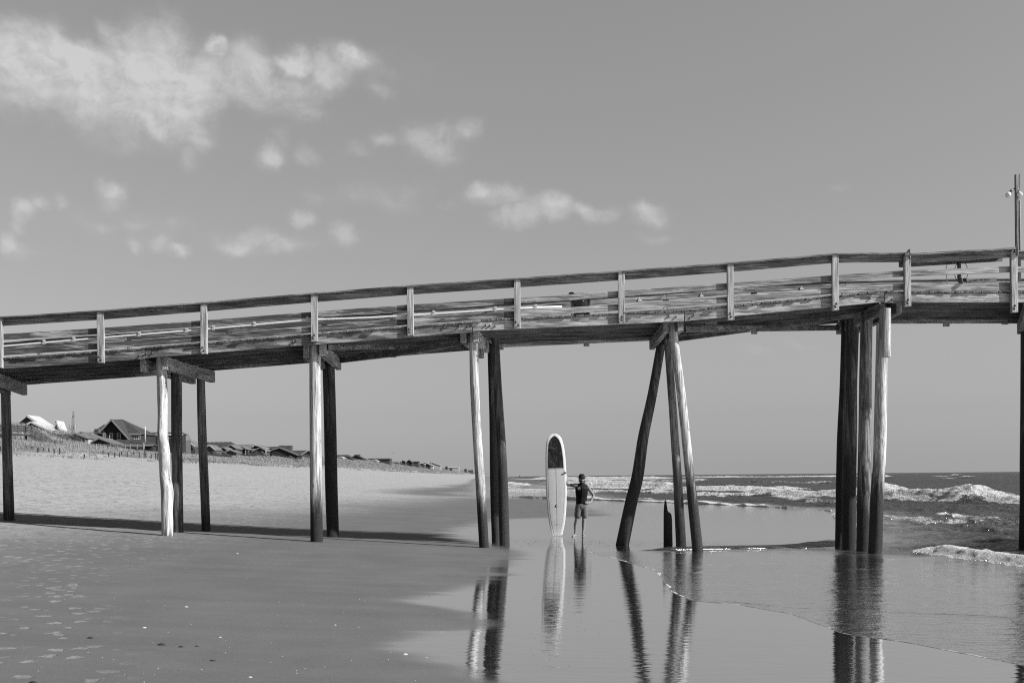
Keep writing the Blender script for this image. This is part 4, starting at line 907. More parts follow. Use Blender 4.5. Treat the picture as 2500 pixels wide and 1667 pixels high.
# ------------------------------------------------------------ houses on the dune
SHG = plain('shingle_dark', .035, .9, .2, .35, 1.2); SHG2 = plain('shingle_grey', .11, .9, .2, .25, 1.2); SHG3 = plain('shingle_mid', .07, .9, .2, .3, 1.2)
RFD = plain('roof_dark', .055, .9, .2, .2, .8); RFM = plain('roof_mid', .15, .9, .2, .2, .8); RFL = plain('roof_light', .50, .8, .3, .08, .8); TRW = plain('trim_white', .62, .6, .3, .05); TRG = plain('trim_grey', .28, .7, .3, .1)
GLS = plain('window_glass', .05, .15, .6, .1); WSH = plain('wall_pale', .42, .8, .3, .12, 1.5)
def gable(name, label, Y, x0, x1, ye, yr, yb, roof=RFD, wall=SHG, trim=TRG, depth=9, xr=None, over=.45, windows=(), chim=(), ye2=None, back=0.0, posts=(), group='houses along the dune', th=.28, cat='house'):
    """gable end towards the camera: eave heights ye/ye2 (px), ridge (xr, yr), base yb, depth in metres; back: ridge drift in x with depth"""
    xr = xr if xr is not None else (x0+x1)/2; ye2 = ye if ye2 is None else ye2
    E0, E1, Rg, B0 = P(x0, ye, Y), P(x1, ye2, Y), P(xr, yr, Y), P(x0, yb, Y)-Vector((0, 0, 3.5))
    h = empty(name, (Rg.x, Y+depth/2, B0.z), label, cat, group)
    ins = min(.5, (E1.x-E0.x)*.06); sl0 = (Rg.z-E0.z)/(Rg.x-E0.x); sl1 = (Rg.z-E1.z)/(E1.x-Rg.x)
    a, c_ = E0.x+ins, E1.x-ins
    pts = [(a, B0.z), (c_, B0.z), (c_, E1.z+sl1*ins-th*.6), (Rg.x, Rg.z-th*.8), (a, E0.z+sl0*ins-th*.6)]
    n = 5; ys = (Y+over, Y+depth-over); vs = [(x+(back if q else 0), y, z) for q, y in enumerate(ys) for x, z in pts]
    MB().add(vs, [(4, 3, 2, 1, 0)[::-1], (5, 6, 7, 8, 9)[::-1]]+[(i, (i+1) % n, n+(i+1) % n, n+i)[::-1] for i in range(n)]).build('wall', wall, h)
    rf = MB()
    for P0, P1 in ((E0, Rg), (Rg, E1)):
        lo = [(P0.x, Y, P0.z-th), (P1.x, Y, P1.z-th), (P1.x+back, Y+depth, P1.z-th), (P0.x+back, Y+depth, P0.z-th)]
        rf.hexa(lo+[(x, y, z+th) for x, y, z in lo])
    ro = rf.build('roof', roof, h)
    tr = MB()
    for P0, P1 in ((E0, Rg), (Rg, E1)): tr.bar((P0.x, Y-.04, P0.z-th*.5), (P1.x, Y-.04, P1.z-th*.5), .08, th*1.15)
    tr.build('fascia', trim, h)
    for w in windows:
        wx, wy, ww, wh = w[:4]; c0 = P(wx, wy, Y+over); s = (Y+over)/FPX; add_window(h, c0.x, Y+over, c0.z, ww*s, wh*s)
    for cx, cyt, cw in chim:
        c0 = P(cx, cyt, Y+depth*.4); MB().box((c0.x-cw/2, c0.y-cw/2, c0.z-2.5), (c0.x+cw/2, c0.y+cw/2, c0.z)).box((c0.x-cw/2-.08, c0.y-cw/2-.08, c0.z-.35), (c0.x+cw/2+.08, c0.y+cw/2+.08, c0.z-.15)).build('chimney', SHG2, ro)
    for q in posts:
        c0 = P(q, ye, Y); MB().box((c0.x-.12, Y+.1, B0.z), (c0.x+.12, Y+.34, E0.z+.3)).build('porch_post', TRG, h)
    return h
def add_window(h, x, y, z, w, hh, side=False):
    f = MB(); t = max(.09, w*.13)
    for q in ((x-w/2, z-hh/2, x+w/2, z-hh/2+t), (x-w/2, z+hh/2-t, x+w/2, z+hh/2), (x-w/2, z-hh/2+t, x-w/2+t, z+hh/2-t), (x+w/2-t, z-hh/2+t, x+w/2, z+hh/2-t), (x-w/2+t, z-t*.3, x+w/2-t, z+t*.3)):
        f.box((q[0], y-.09, q[1]), (q[2], y-.003, q[3]))
    fo_ = f.build('window', TRW, h); MB().box((x-w/2+t*.6, y-.04, z-hh/2+t*.6), (x+w/2-t*.6, y-.004, z+hh/2-t*.6)).build('pane', GLS, fo_)
def slab(name, label, Y, x0, x1, yr, ye, yb, roof=RFD, wall=SHG, trim=TRG, depth=10, windows=(), chim=(), x0r=None, x1r=None, group='houses along the dune', dormers=(), flat=False, cat='house'):
    """eave side towards the camera: front eave (x0..x1, ye), ridge (x0r..x1r, yr)"""
    x0r = x0 if x0r is None else x0r; x1r = x1 if x1r is None else x1r
    A0, A1, B0 = P(x0, ye, Y), P(x1, ye, Y), P(x0, yb, Y)-Vector((0, 0, 3.5)); R0, R1 = P(x0r, yr, Y), P(x1r, yr, Y); zr = (R0.z+R1.z)/2; ze = (A0.z+A1.z)/2
    h = empty(name, ((A0.x+A1.x)/2, Y+depth/2, B0.z), label, cat, group); ym = Y+depth*(.5 if not flat else .98)
    MB().box((A0.x+.3, Y+.4, B0.z), (A1.x-.3, Y+depth-.4, ze-.25)).build('wall', wall, h)
    k = (Y+depth*.5)/Y if not flat else 1.0; R0 = P(x0r, yr, ym); R1 = P(x1r, yr, ym); z_ = (R0.z+R1.z)/2; rf = MB()
    rf.add([(A0.x, Y, ze), (A1.x, Y, ze), (R1.x, ym, z_), (R0.x, ym, z_), (A0.x, Y+depth, ze), (A1.x, Y+depth, ze), (A0.x, Y, ze-.25), (A1.x, Y, ze-.25), (A0.x, Y+depth, ze-.25), (A1.x, Y+depth, ze-.25)],
           [(0, 1, 2, 3), (3, 2, 5, 4), (0, 3, 4), (1, 5, 2), (6, 8, 9, 7), (0, 6, 7, 1), (4, 5, 9, 8), (0, 4, 8, 6), (1, 7, 9, 5)])
    ro = rf.build('roof', roof, h); MB().box((A0.x-.02, Y-.06, ze-.38), (A1.x+.02, Y-.004, ze+.02)).build('fascia', trim, h)
    for w in windows:
        wx, wy, ww, wh = w[:4]; c0 = P(wx, wy, Y+.4); s = (Y+.4)/FPX; add_window(h, c0.x, Y+.4, c0.z, ww*s, wh*s)
    for cx, cyt, cw in chim:
        c0 = P(cx, cyt, ym); MB().box((c0.x-cw/2, c0.y-cw/2, c0.z-3.0), (c0.x+cw/2, c0.y+cw/2, c0.z)).build('chimney', SHG2, ro)
    for q in dormers:
        c0 = P(q, yr, ym); MB().box((c0.x-.35, ym-.4, c0.z-.7), (c0.x+.35, ym, c0.z-.1)).build('vent', TRW, ro)
    return h
def r5(x, y): return x/4.704, 980+y/4.704
def r6(x, y): return 450+x/6.72, 1050+y/6.72
def r7(x, y): return 800+x/5.345, 1080+y/5.345
# left: pale roofed house in three wings
gable('beach_house', 'pale roofed house on the dune behind the wooden stairs, tall rear wing', 214, *(r5(195, 0)[0], r5(470, 0)[0]), r5(0, 240)[1], r5(0, 152)[1], r5(0, 420)[1], roof=RFL, wall=SHG2, trim=TRW, xr=r5(305, 0)[0], ye2=r5(0, 262)[1], depth=6, th=.35)
gable('beach_house', 'pale roofed low wing of the house beside the wooden stairs', 203, *(r5(310, 0)[0], r5(618, 0)[0]), r5(0, 250)[1], r5(0, 228)[1], r5(0, 470)[1], roof=RFL, wall=SHG3, trim=TRW, xr=r5(358, 0)[0], ye2=r5(0, 352)[1], depth=4.5, th=.3)
gable('beach_house', 'steep white gabled wing at the right end of the pale roofed house', 226, *(r5(612, 0)[0], r5(682, 0)[0]), r5(0, 320)[1], r5(0, 218)[1], r5(0, 420)[1], roof=RFL, wall=WSH, trim=TRW, xr=r5(643, 0)[0], depth=4, th=.3)
# cabins with porches
gable('porch_cabin', 'small cabin with open porch left of the big dark gabled house', 212, *(r5(780, 0)[0], r5(1003, 0)[0]), r5(0, 402)[1], r5(0, 358)[1], r5(0, 520)[1], roof=RFM, wall=WSH, trim=TRG, xr=r5(862, 0)[0], ye2=r5(0, 410)[1], depth=5, over=1.0, posts=(r5(932, 0)[0], r5(975, 0)[0]))
gable('porch_cabin', 'second porch cabin partly hidden behind the first one', 219, *(r5(890, 0)[0], r5(1092, 0)[0]), r5(0, 362)[1], r5(0, 342)[1], r5(0, 520)[1], roof=RFM, wall=SHG2, trim=TRG, xr=r5(925, 0)[0], ye2=r5(0, 404)[1], depth=5, over=1.0, posts=(r5(1030, 0)[0], r5(1055, 0)[0]))
gable('porch_cabin', 'low dark gabled shed with a white sill in front of the big house', 214, *(r5(1050, 0)[0], r5(1298, 0)[0]), r5(0, 455)[1], r5(0, 412)[1], r5(0, 520)[1], roof=RFM, wall=SHG3, trim=TRG, xr=r5(1135, 0)[0], ye2=r5(0, 474)[1], depth=6, over=.8)
# the big dark house
bh = gable('beach_house', 'large dark shingled house with a steep gable and two white windows', 240, *(r5(1140, 0)[0], r5(1492, 0)[0]), r5(0, 345)[1], r5(0, 200)[1], r5(0, 520)[1], roof=RFD, wall=SHG, trim=TRG, xr=r5(1277, 0)[0], ye2=r5(0, 440)[1], depth=7, over=.9,
    windows=((r5(1278, 0)[0], r5(0, 398)[1], 9.3, 15), (r5(1366, 0)[0], r5(0, 398)[1], 9.3, 15), (r5(1196, 0)[0], r5(0, 394)[1], 5.5, 14)), chim=((r5(1115, 0)[0], r5(0, 315)[1], .9),), th=.3)
slab('beach_house', 'dark roofed cross wing with a row of white window bays right of the steep gable', 243, r5(1300, 0)[0], r5(1622, 0)[0], r5(0, 205)[1], r5(0, 366)[1], r5(0, 520)[1], roof=RFD, wall=SHG, trim=TRG, depth=11, x0r=r5(1282, 0)[0], x1r=r5(1408, 0)[0],
    windows=tuple((r5(x, 0)[0], r5(0, 404)[1], 4.6, 13) for x in (1506, 1530, 1554, 1578, 1600)))
slab('beach_house', 'dark roofed left wing of the big gabled house, lower than the gable', 246, r5(1055, 0)[0], r5(1300, 0)[0], r5(0, 262)[1], r5(0, 352)[1], r5(0, 500)[1], roof=RFD, wall=SHG, trim=TRG, depth=9, x0r=r5(1195, 0)[0], x1r=r5(1290, 0)[0])
slab('porch_roof', 'wide low shingle roof along the foot of the big dark house', 236, r5(1200, 0)[0], r5(1760, 0)[0], r5(0, 438)[1], r5(0, 494)[1], r5(0, 530)[1], roof=RFD, wall=SHG, trim=TRG, depth=3, x0r=r5(1205, 0)[0], x1r=r5(1640, 0)[0], flat=True, cat='porch')
slab('beach_house', 'long flat roofed dark house with white fascia and three small windows', 262, r5(1612, 0)[0], r5(2102, 0)[0], r5(0, 352)[1], r5(0, 372)[1], r5(0, 540)[1], roof=RFD, wall=SHG, trim=TRW, depth=3.5, flat=True,
    windows=tuple((r5(x, 0)[0], r5(0, 411)[1], 5, 5.6) for x in (1729, 1755, 1782, 1946)), x0r=r5(1612, 0)[0], x1r=r5(2090, 0)[0])
gable('beach_house', 'narrow white trimmed gable end behind the dark pile', 268, *(r5(2080, 0)[0], r5(2116, 0)[0]), r5(0, 400)[1], r5(0, 362)[1], r5(0, 520)[1], roof=RFM, wall=SHG2, trim=TRW, xr=r5(2084, 0)[0], ye2=r5(0, 432)[1], depth=6)
# second group
gable('beach_house', 'dark gabled cottage with white bargeboards left of the long roofed house', 318, *(r6(-30, 0)[0], r6(180, 0)[0]), r6(0, 215)[1], r6(0, 162)[1], r6(0, 310)[1], roof=RFM, wall=SHG3, trim=TRW, xr=r6(30, 0)[0], ye2=r6(0, 262)[1], depth=9, windows=((r6(105, 0)[0], r6(0, 270)[1], 3, 4),))
slab('beach_house', 'long dark ridge roof dotted with white vents behind the cottages', 352, r6(160, 0)[0], r6(880, 0)[0], r6(0, 192)[1], r6(0, 330)[1], r6(0, 380)[1], roof=RFD, wall=SHG3, depth=12, x0r=r6(150, 0)[0], x1r=r6(772, 0)[0], dormers=tuple(r6(x, 0)[0] for x in (232, 420, 490, 566, 640, 718, 772)))
gable('beach_house', 'cottage with a white edged gable just right of the pile', 322, *(r6(350, 0)[0], r6(512, 0)[0]), r6(0, 270)[1], r6(0, 236)[1], r6(0, 380)[1], roof=RFM, wall=SHG2, trim=TRW, xr=r6(412, 0)[0], ye2=r6(0, 318)[1], depth=8)
gable('beach_house', 'small cottage with a pale flat roof slope and dark gable', 330, *(r6(520, 0)[0], r6(712, 0)[0]), r6(0, 316)[1], r6(0, 272)[1], r6(0, 400)[1], roof=RFM, wall=SHG3, trim=TRG, xr=r6(640, 0)[0], ye2=r6(0, 322)[1], depth=8)
gable('beach_house', 'dark gable with a sharp white bargeboard above the low cottage', 342, *(r6(700, 0)[0], r6(850, 0)[0]), r6(0, 272)[1], r6(0, 230)[1], r6(0, 360)[1], roof=RFM, wall=SHG, trim=TRG, xr=r6(756, 0)[0], ye2=r6(0, 292)[1], depth=9)
gable('beach_house', 'low broad grey gable in front of the row of cottages', 324, *(r6(640, 0)[0], r6(860, 0)[0]), r6(0, 358)[1], r6(0, 316)[1], r6(0, 400)[1], roof=RFM, wall=SHG2, trim=TRG, xr=r6(748, 0)[0], depth=7)
slab('beach_house', 'grey roofed house behind the open beach pavilion', 372, r6(780, 0)[0], r6(1230, 0)[0], r6(0, 232)[1], r6(0, 310)[1], r6(0, 400)[1], roof=RFM, wall=SHG3, trim=TRG, depth=10, x0r=r6(770, 0)[0], x1r=r6(1140, 0)[0])
gable('beach_pavilion', 'open pavilion on posts with a small gabled roof and white rails', 352, *(r6(845, 0)[0], r6(1018, 0)[0]), r6(0, 300)[1], r6(0, 258)[1], r6(0, 420)[1], roof=RFM, wall=SHG3, trim=TRG, depth=8, over=3.0, posts=(r6(870, 0)[0], r6(1000, 0)[0]), windows=((r6(920, 0)[0], r6(0, 362)[1], 9, 4.5),), cat='pavilion')
gable('beach_house', 'dark gabled house with white stripes at its peak and a tall pole beside it', 360, *(r6(1105, 0)[0], r6(1350, 0)[0]), r6(0, 345)[1], r6(0, 272)[1], r6(0, 430)[1], roof=RFM, wall=SHG3, trim=TRG, xr=r6(1245, 0)[0], ye2=r6(0, 335)[1], depth=9)
gable('beach_house', 'weathered house with steep slope behind the striped gable', 372, *(r6(1128, 0)[0], r6(1400, 0)[0]), r6(0, 262)[1], r6(0, 236)[1], r6(0, 420)[1], roof=RFD, wall=SHG, trim=TRW, xr=r6(1150, 0)[0], ye2=r6(0, 290)[1], depth=9)
slab('beach_house', 'long low dark roofed house with a capped chimney behind the sloping roof', 400, r6(1320, 0)[0], r6(1660, 0)[0], r6(0, 268)[1], r6(0, 345)[1], r6(0, 420)[1], roof=RFD, wall=SHG, depth=10, chim=((r6(1608, 0)[0], r6(0, 250)[1], 2.2),))
gable('beach_house', 'dark shingled house with a long slope running down to the right', 366, *(r6(1400, 0)[0], r6(1870, 0)[0]), r6(0, 330)[1], r6(0, 278)[1], r6(0, 440)[1], roof=RFD, wall=SHG, trim=TRG, xr=r6(1560, 0)[0], ye2=r6(0, 404)[1], depth=9)
gable('beach_house', 'dark house whose slope carries a tall square chimney', 384, *(r6(1540, 0)[0], r6(1860, 0)[0]), r6(0, 300)[1], r6(0, 284)[1], r6(0, 440)[1], roof=RFD, wall=SHG, trim=TRG, xr=r6(1570, 0)[0], ye2=r6(0, 400)[1], depth=9, chim=((r6(1717, 0)[0], r6(0, 252)[1], 2.6),))
slab('beach_house', 'dark straight roofed house left of the white edged gable', 420, r6(1740, 0)[0], r6(2060, 0)[0], r6(0, 330)[1], r6(0, 402)[1], r6(0, 440)[1], roof=RFD, wall=SHG3, depth=9)
gable('beach_house', 'low gable with a bright white bargeboard beside the pale pile', 410, *(r6(1880, 0)[0], r6(2200, 0)[0]), r6(0, 418)[1], r6(0, 322)[1], r6(0, 450)[1], roof=RFD, wall=SHG2, trim=TRW, xr=r6(2040, 0)[0], depth=9)
# far group
FG = ((110, 272, 160, 182, 228, 'slab', RFD, SHG3, 'flat topped dark house just right of the dark pile', 520), (125, 200, 182, 196, 225, 'g', RFL, WSH, 'small white gabled cottage at the foot of the flat topped house', 505),
 (212, 335, 190, 216, 232, 'g', RFD, SHG, 'small dark gabled cottage left of the hip roofed house', 520), (265, 472, 160, 212, 232, 'g', RFD, SHG3, 'dark hip roofed house with a chimney among the far houses', 560),
 (470, 815, 206, 216, 262, 'slab', RFD, SHG3, 'long flat roofed building with pale arches among the far houses', 600), (560, 650, 220, 238, 245, 'g', RFL, WSH, 'low white arched canopy before the long flat building', 590),
 (815, 925, 245, 262, 280, 'slab', RFM, SHG2, 'low pale grey building beyond the long flat one', 680), (942, 1015, 232, 256, 280, 'g', RFD, SHG3, 'dark gabled house, left one of the far pair', 720),
 (1012, 1105, 225, 262, 285, 'g', RFD, SHG, 'tallest dark gabled house of the far pair', 730), (1095, 1188, 245, 250, 290, 'slab', RFD, SHG3, 'boxy dark house right of the far pair', 760),
 (1190, 1270, 266, 282, 300, 'g', RFL, SHG2, 'pale sloping roof behind the boxy far house', 820), (1262, 1335, 275, 298, 306, 'g', RFD, SHG, 'dark gable halfway down the far row', 850),
 (1240, 1380, 252, 300, 316, 'h', RFL, WSH, 'long pale roof slope above the far dark gable', 900), (1330, 1480, 250, 300, 320, 'h', RFL, WSH, 'farther pale roof slope right of the flagpole', 960), (1408, 1460, 305, 322, 328, 'g', RFD, SHG, 'little dark gable near the far end of the row', 1000),
 (1530, 1566, 308, 328, 336, 'g', RFD, SHG2, 'little dark roofed hut before the long white house', 1100), (1590, 1622, 330, 342, 346, 'g', RFD, SHG3, 'tiny dark roof just left of the long white house', 1150),
 (1565, 1715, 320, 325, 352, 'slab', RFL, WSH, 'long low white house near the far end', 1250), (1775, 1818, 340, 356, 368, 'g', RFD, SHG2, 'tiny dark gable standing apart at the far end', 1420), (1832, 1900, 356, 360, 378, 'slab', RFM, SHG2, 'last low grey building beside the pale pile', 1600))
for x0, x1, yt, ye, yb, ty, rf_, wl_, lab, Yh in FG:
    X0, X1 = r7(x0, 0)[0], r7(x1, 0)[0]; YT, YE, YB_ = r7(0, yt)[1], r7(0, ye)[1], r7(0, yb)[1]+3
    if ty == 'g': gable('far_house', lab, Yh, X0, X1, YE, YT, YB_, roof=rf_, wall=wl_, trim=rf_, depth=10, chim=((r7(388, 0)[0], r7(0, 158)[1], 3),) if x0 == 265 else ())
    elif ty == 'h': gable('far_house', lab, Yh, X0, X1, r7(0, yt+12)[1], YT, YB_, roof=rf_, wall=wl_, trim=rf_, depth=10, xr=X0+2, ye2=YE)
    else: slab('far_house', lab, Yh, X0, X1, YT, YE, YB_, roof=rf_, wall=wl_, trim=rf_, depth=12, flat=True)
def pole(name, px, y0, y1, Y, w, label, mat, cat='pole'):
    a, c_ = P(px, y0, Y), P(px, y1, Y); o = MB().tube([a, (a+c_)/2, c_], [w, w*.9, w*.6], 8).build(name, mat, None, True)
    return tag(o, label, cat, 'poles among the dune houses')
pole('flagpole', r5(1667, 0)[0], 1080, r5(0, 285)[1], 236, .14, 'white flagpole right of the big dark gabled house', TRW)
for q, lab in ((r6(1336, 0)[0], 'pale utility pole beside the striped gable house'), (r5(1650, 0)[0], 'grey post on the dune slope below the big house'), (r7(520, 0)[0], 'thin pole before the long flat far building'), (r7(965, 0)[0], 'thin pole left of the far pair of gables'), (r7(1350, 0)[0], 'thin pole over the far pale roofs')):
    px = q; yb = {0: 1119, 1: 1118, 2: 1124, 3: 1129, 4: 1138}; i = [r6(1336, 0)[0], r5(1650, 0)[0], r7(520, 0)[0], r7(965, 0)[0], r7(1350, 0)[0]].index(q)
    pole('utility_pole', px, yb[i]+3, (1091, 1080.5, 1117, 1124, 1127)[i], (340, 205, 560, 700, 880)[i], (.28, .22, .22, .25, .3)[i], lab, TRG)
# antenna tower
tw = empty('antenna_tower', P(178, 1056, 520), 'lattice antenna tower with clustered panels behind the dune cabins', 'antenna tower')
t0 = P(178, 1062, 520); t1 = P(179, 1004, 520); mb = MB(); w = 1.0
for k in range(3):
    a = k*2.094; mb.tube([t0+Vector((w*math.cos(a), w*math.sin(a), 0)), t1+Vector((w*.45*math.cos(a), w*.45*math.sin(a), 0))], .13, 6)
for i in range(16):
    u, v_ = i/16, (i+1)/16; 
    for k in range(3):
        a, c_ = k*2.094, (k+1)*2.094; wa, wc = w*(1-.55*u), w*(1-.55*v_); mb.tube([t0.lerp(t1, u)+Vector((wa*math.cos(a), wa*math.sin(a), 0)), t0.lerp(t1, v_)+Vector((wc*math.cos(c_), wc*math.sin(c_), 0))], .07, 5)
mb.tube([t1, t1+Vector((.3, 0, 1.6))], .06, 6); mb.build('mast', TRG, tw)
for lv, rr, n_ in ((1038, 1.5, 8), (1044.5, 1.5, 8), (1015, .8, 5)):
    c0 = P(178.5, lv, 520)
    for k in range(n_):
        a = k*2*math.pi/n_+.3; q = c0+Vector((rr*math.cos(a), rr*math.sin(a), 0))
        MB().box(q-Vector((.16, .14, .6)), q+Vector((.16, .14, .6))).bar(c0, q, .1, .1).build('antenna_panel', TRW if k % 2 else TRG, tw)
# dune walkway and stairs
wk = empty('dune_stairs', P(66, 1062, 158), 'weathered timber walkway and stairs coming down the dune at the left edge', 'stairs')
WG = plain('old_timber', .15, .9, .2, .25, 3); WGL = plain('old_timber_pale', .26, .9, .2, .2, 3)
Yw = 158
def wp(x, y, dy=0): q = P(*r5(x, y), Yw); return Vector((q.x, Yw+dy, q.z))
for dy in (0, 2.0):
    mb = MB()
    for yy in (272, 292, 312, 332): mb.bar(wp(-160, yy-4, dy), wp(300, yy+8, dy), .05, .16)
    for x in (-100, -20, 60, 140, 208, 298): mb.bar(wp(x, 266, dy), wp(x, 366, dy), .14, .14)
    mb.build('railing', WG, wk)
    mb = MB()
    for o_ in (0, 22, 44): mb.bar(wp(305, 284+o_, dy), wp(540, 442+o_, dy), .05, .16)
    for x, y in ((300, 280), (410, 358), (470, 398), (535, 440)): mb.bar(wp(x, y, dy), wp(x, y+90, dy), .14, .14)
    mb.build('railing', WG, wk)
    mb = MB()
    for yy in (446, 462, 478): mb.bar(wp(540, yy, dy), wp(662, yy, dy), .05, .14)
    for x in (545, 634, 662): mb.bar(wp(x, 442, dy), wp(x, 505, dy), .14, .14)
    mb.build('railing', WGL, wk)
mb = MB(); a, c_ = wp(-160, 360), wp(330, 374); mb.hexa([(a.x, Yw, a.z-.25), (c_.x, Yw, c_.z-.25), (c_.x, Yw+2, c_.z-.25), (a.x, Yw+2, a.z-.25), (a.x, Yw, a.z), (c_.x, Yw, c_.z), (c_.x, Yw+2, c_.z), (a.x, Yw+2, a.z)]).build('walkway_deck', WG, wk)
mb = MB()
for k in range(14):
    q = wp(320+k*16.5, 372+k*10.5); mb.box((q.x-.2, Yw+.02, q.z-.06), (q.x+.25, Yw+1.98, q.z))
mb.bar(wp(310, 385), wp(545, 520), .1, .3); mb.bar(wp(310, 385, 2), wp(545, 520, 2), .1, .3); mb.build('steps', WG, wk)
for x in (60, 262): MB().bar(wp(x, 370, 1), wp(x, 490, 1), .3, .3).build('support_post', WG, wk)
mb = MB()
for yy in (450, 462, 474, 486, 498): mb.bar(wp(634, yy, -.1), wp(666, yy, -.1), .05, .12)
mb.build('gate_panel', WGL, wk)
# sand fences: leaning posts joined by wires
def sandfence(label, pts, Yl, hgt, mat):
    """pts: photo pixels of post feet; built where the dune's foot lies, height hgt px"""
    f = empty('sand_fence', P(pts[0][0], pts[0][1], Yl(pts[0][0])), label, 'fence', 'sand fences along the dune foot'); tops = []
    for (px, pt, pb) in pts:
        Yq = Yl(px); a, c_ = P(px, pb+2.5, Yq), P(px+random.uniform(-.4, .4), pt, Yq)
        MB().tube([a, c_], .085 if Yq < 200 else .10, 6).build('post', mat, f)
        tops.append((a, c_))
    mb = MB()
    for (a, c_), (a2, c2) in zip(tops[:-1], tops[1:]):
        for u in (.55, .9): mb.tube([a.lerp(c_, u), a2.lerp(c2, u)], .012, 4)
    mb.build('wire', WG, f)
DKP = plain('post_dark', .05, .9, .2, .3, 5)
l8 = lambda x, y: (x/5.88, 1050+y/5.88)
YT = lambda px: 243000*.66/(1250-px)
def toeY(px, py):   # depth at which the dune surface shows at this pixel
    best = None
    for Yq in np.geomspace(70, 700, 500):
        q = P(px, py, Yq)
        if q.z <= float(ground(np.array([[q.x]]), np.array([[Yq]]), False)[0, 0])+.02: return Yq
    return 160
fp1 = [(x, t_, b_) for x, t_, b_ in ((8, 225, 300), (375, 225, 260), (458, 232, 285), (545, 245, 318), (624, 252, 312), (701, 255, 325), (778, 265, 330), (856, 255, 345))]
fp2 = [(1212, 340, 385), (1478, 290, 340), (1560, 315, 385), (1645, 320, 385), (1717, 315, 385), (1746, 305, 352), (1826, 315, 385), (1912, 318, 360), (1924, 315, 355), (2000, 318, 395), (2070, 265, 395), (2095, 310, 400), (2172, 350, 405), (2236, 320, 420), (2264, 330, 425)]
for fp_, lab in ((fp1, 'row of dark sand fence posts at the dune foot below the stairs'), (fp2, 'row of thin sand fence posts at the dune foot below the big house')):
    pts = []
    for x, t_, b_ in fp_: (px, pt), pb = l8(x, t_), l8(x, b_)[1]; pts.append((px, pt, pb))
    cache = {p[0]: toeY(p[0], p[2]) for p in pts}
    sandfence(lab, pts, lambda px: cache[px], 1, DKP)
fp3 = [(x, 200+8*math.sin(x), 260+10*math.sin(x*2)) for x in (960, 985, 1010, 1062, 1092, 1120, 1155, 1228, 1290, 1330, 1380, 1436, 1490)]
pts = [(l8(x, t_)[0], l8(x, t_)[1], l8(x, b_)[1]) for x, t_, b_ in fp3]; cache3 = {p[0]: toeY(p[0], p[2]+3) for p in pts}
sandfence('uneven picket fence in the dune grass below the porch cabins', pts, lambda px: cache3[px], 1, TRG)
# white rail fence along the big house
fe = empty('rail_fence', P(280, 1086, 200), 'long low rail fence in the dune grass before the big dark house', 'fence', 'sand fences along the dune foot')
mb = MB(); mb.bar(P(205, 1085, 200), P(352, 1085.5, 200), .08, .14); mb.bar(P(290, 1090, 200), P(352, 1090, 200), .08, .10); mb.build('rail', TRG, fe)
for x in (210, 240, 270, 287, 306, 318, 335, 350): MB().bar(P(x, 1083, 200), P(x, 1095, 200), .16, .16).build('post', TRG, fe)
# dune stairs of the farther cottages
for (x0, y0), (x1, y1), Yq, lab in (((130, 280), (230, 350), 300, 'short stairs left of the brown pile down the dune'), ((460, 350), (590, 430), 300, 'stairs before the white edged cottage'), ((600, 340), (735, 435), 305, 'stairs before the low grey gable'), ((1725, 425), (1860, 512), 330, 'stairs below the long sloping roof, farthest right'), ((1255, 350), (1345, 420), 335, 'stairs below the striped gable')):
    s_ = empty('beach_stairs', P(*r6(x0, y0), Yq), lab, 'stairs', 'stairs from the dune cottages'); mb = MB()
    for dy in (0, 1.4):
        for o_ in (0, -9): mb.bar(P(*r6(x0, y0+o_), Yq)+Vector((0, dy, 0)), P(*r6(x1, y1+o_), Yq)+Vector((0, dy, 0)), .08, .16)
    mb.build('rail', WG, s_); mb = MB()
    for k in range(12):
        q = P(*r6(x0+(x1-x0)*k/11, y0+(y1-y0)*k/11), Yq); mb.box((q.x-.2, Yq+.03, q.z-.05), (q.x+.2, Yq+1.37, q.z+.02))
    mb.build('steps', WG, s_)
o = MB().box(P(173.5, 1083, 205)-Vector((.3, 0, 0)), P(176.5, 1077, 205)+Vector((.3, .4, 0))).build('notice_post', TRW); tag(o, 'small white board standing in the grass left of the porch cabin', 'sign')
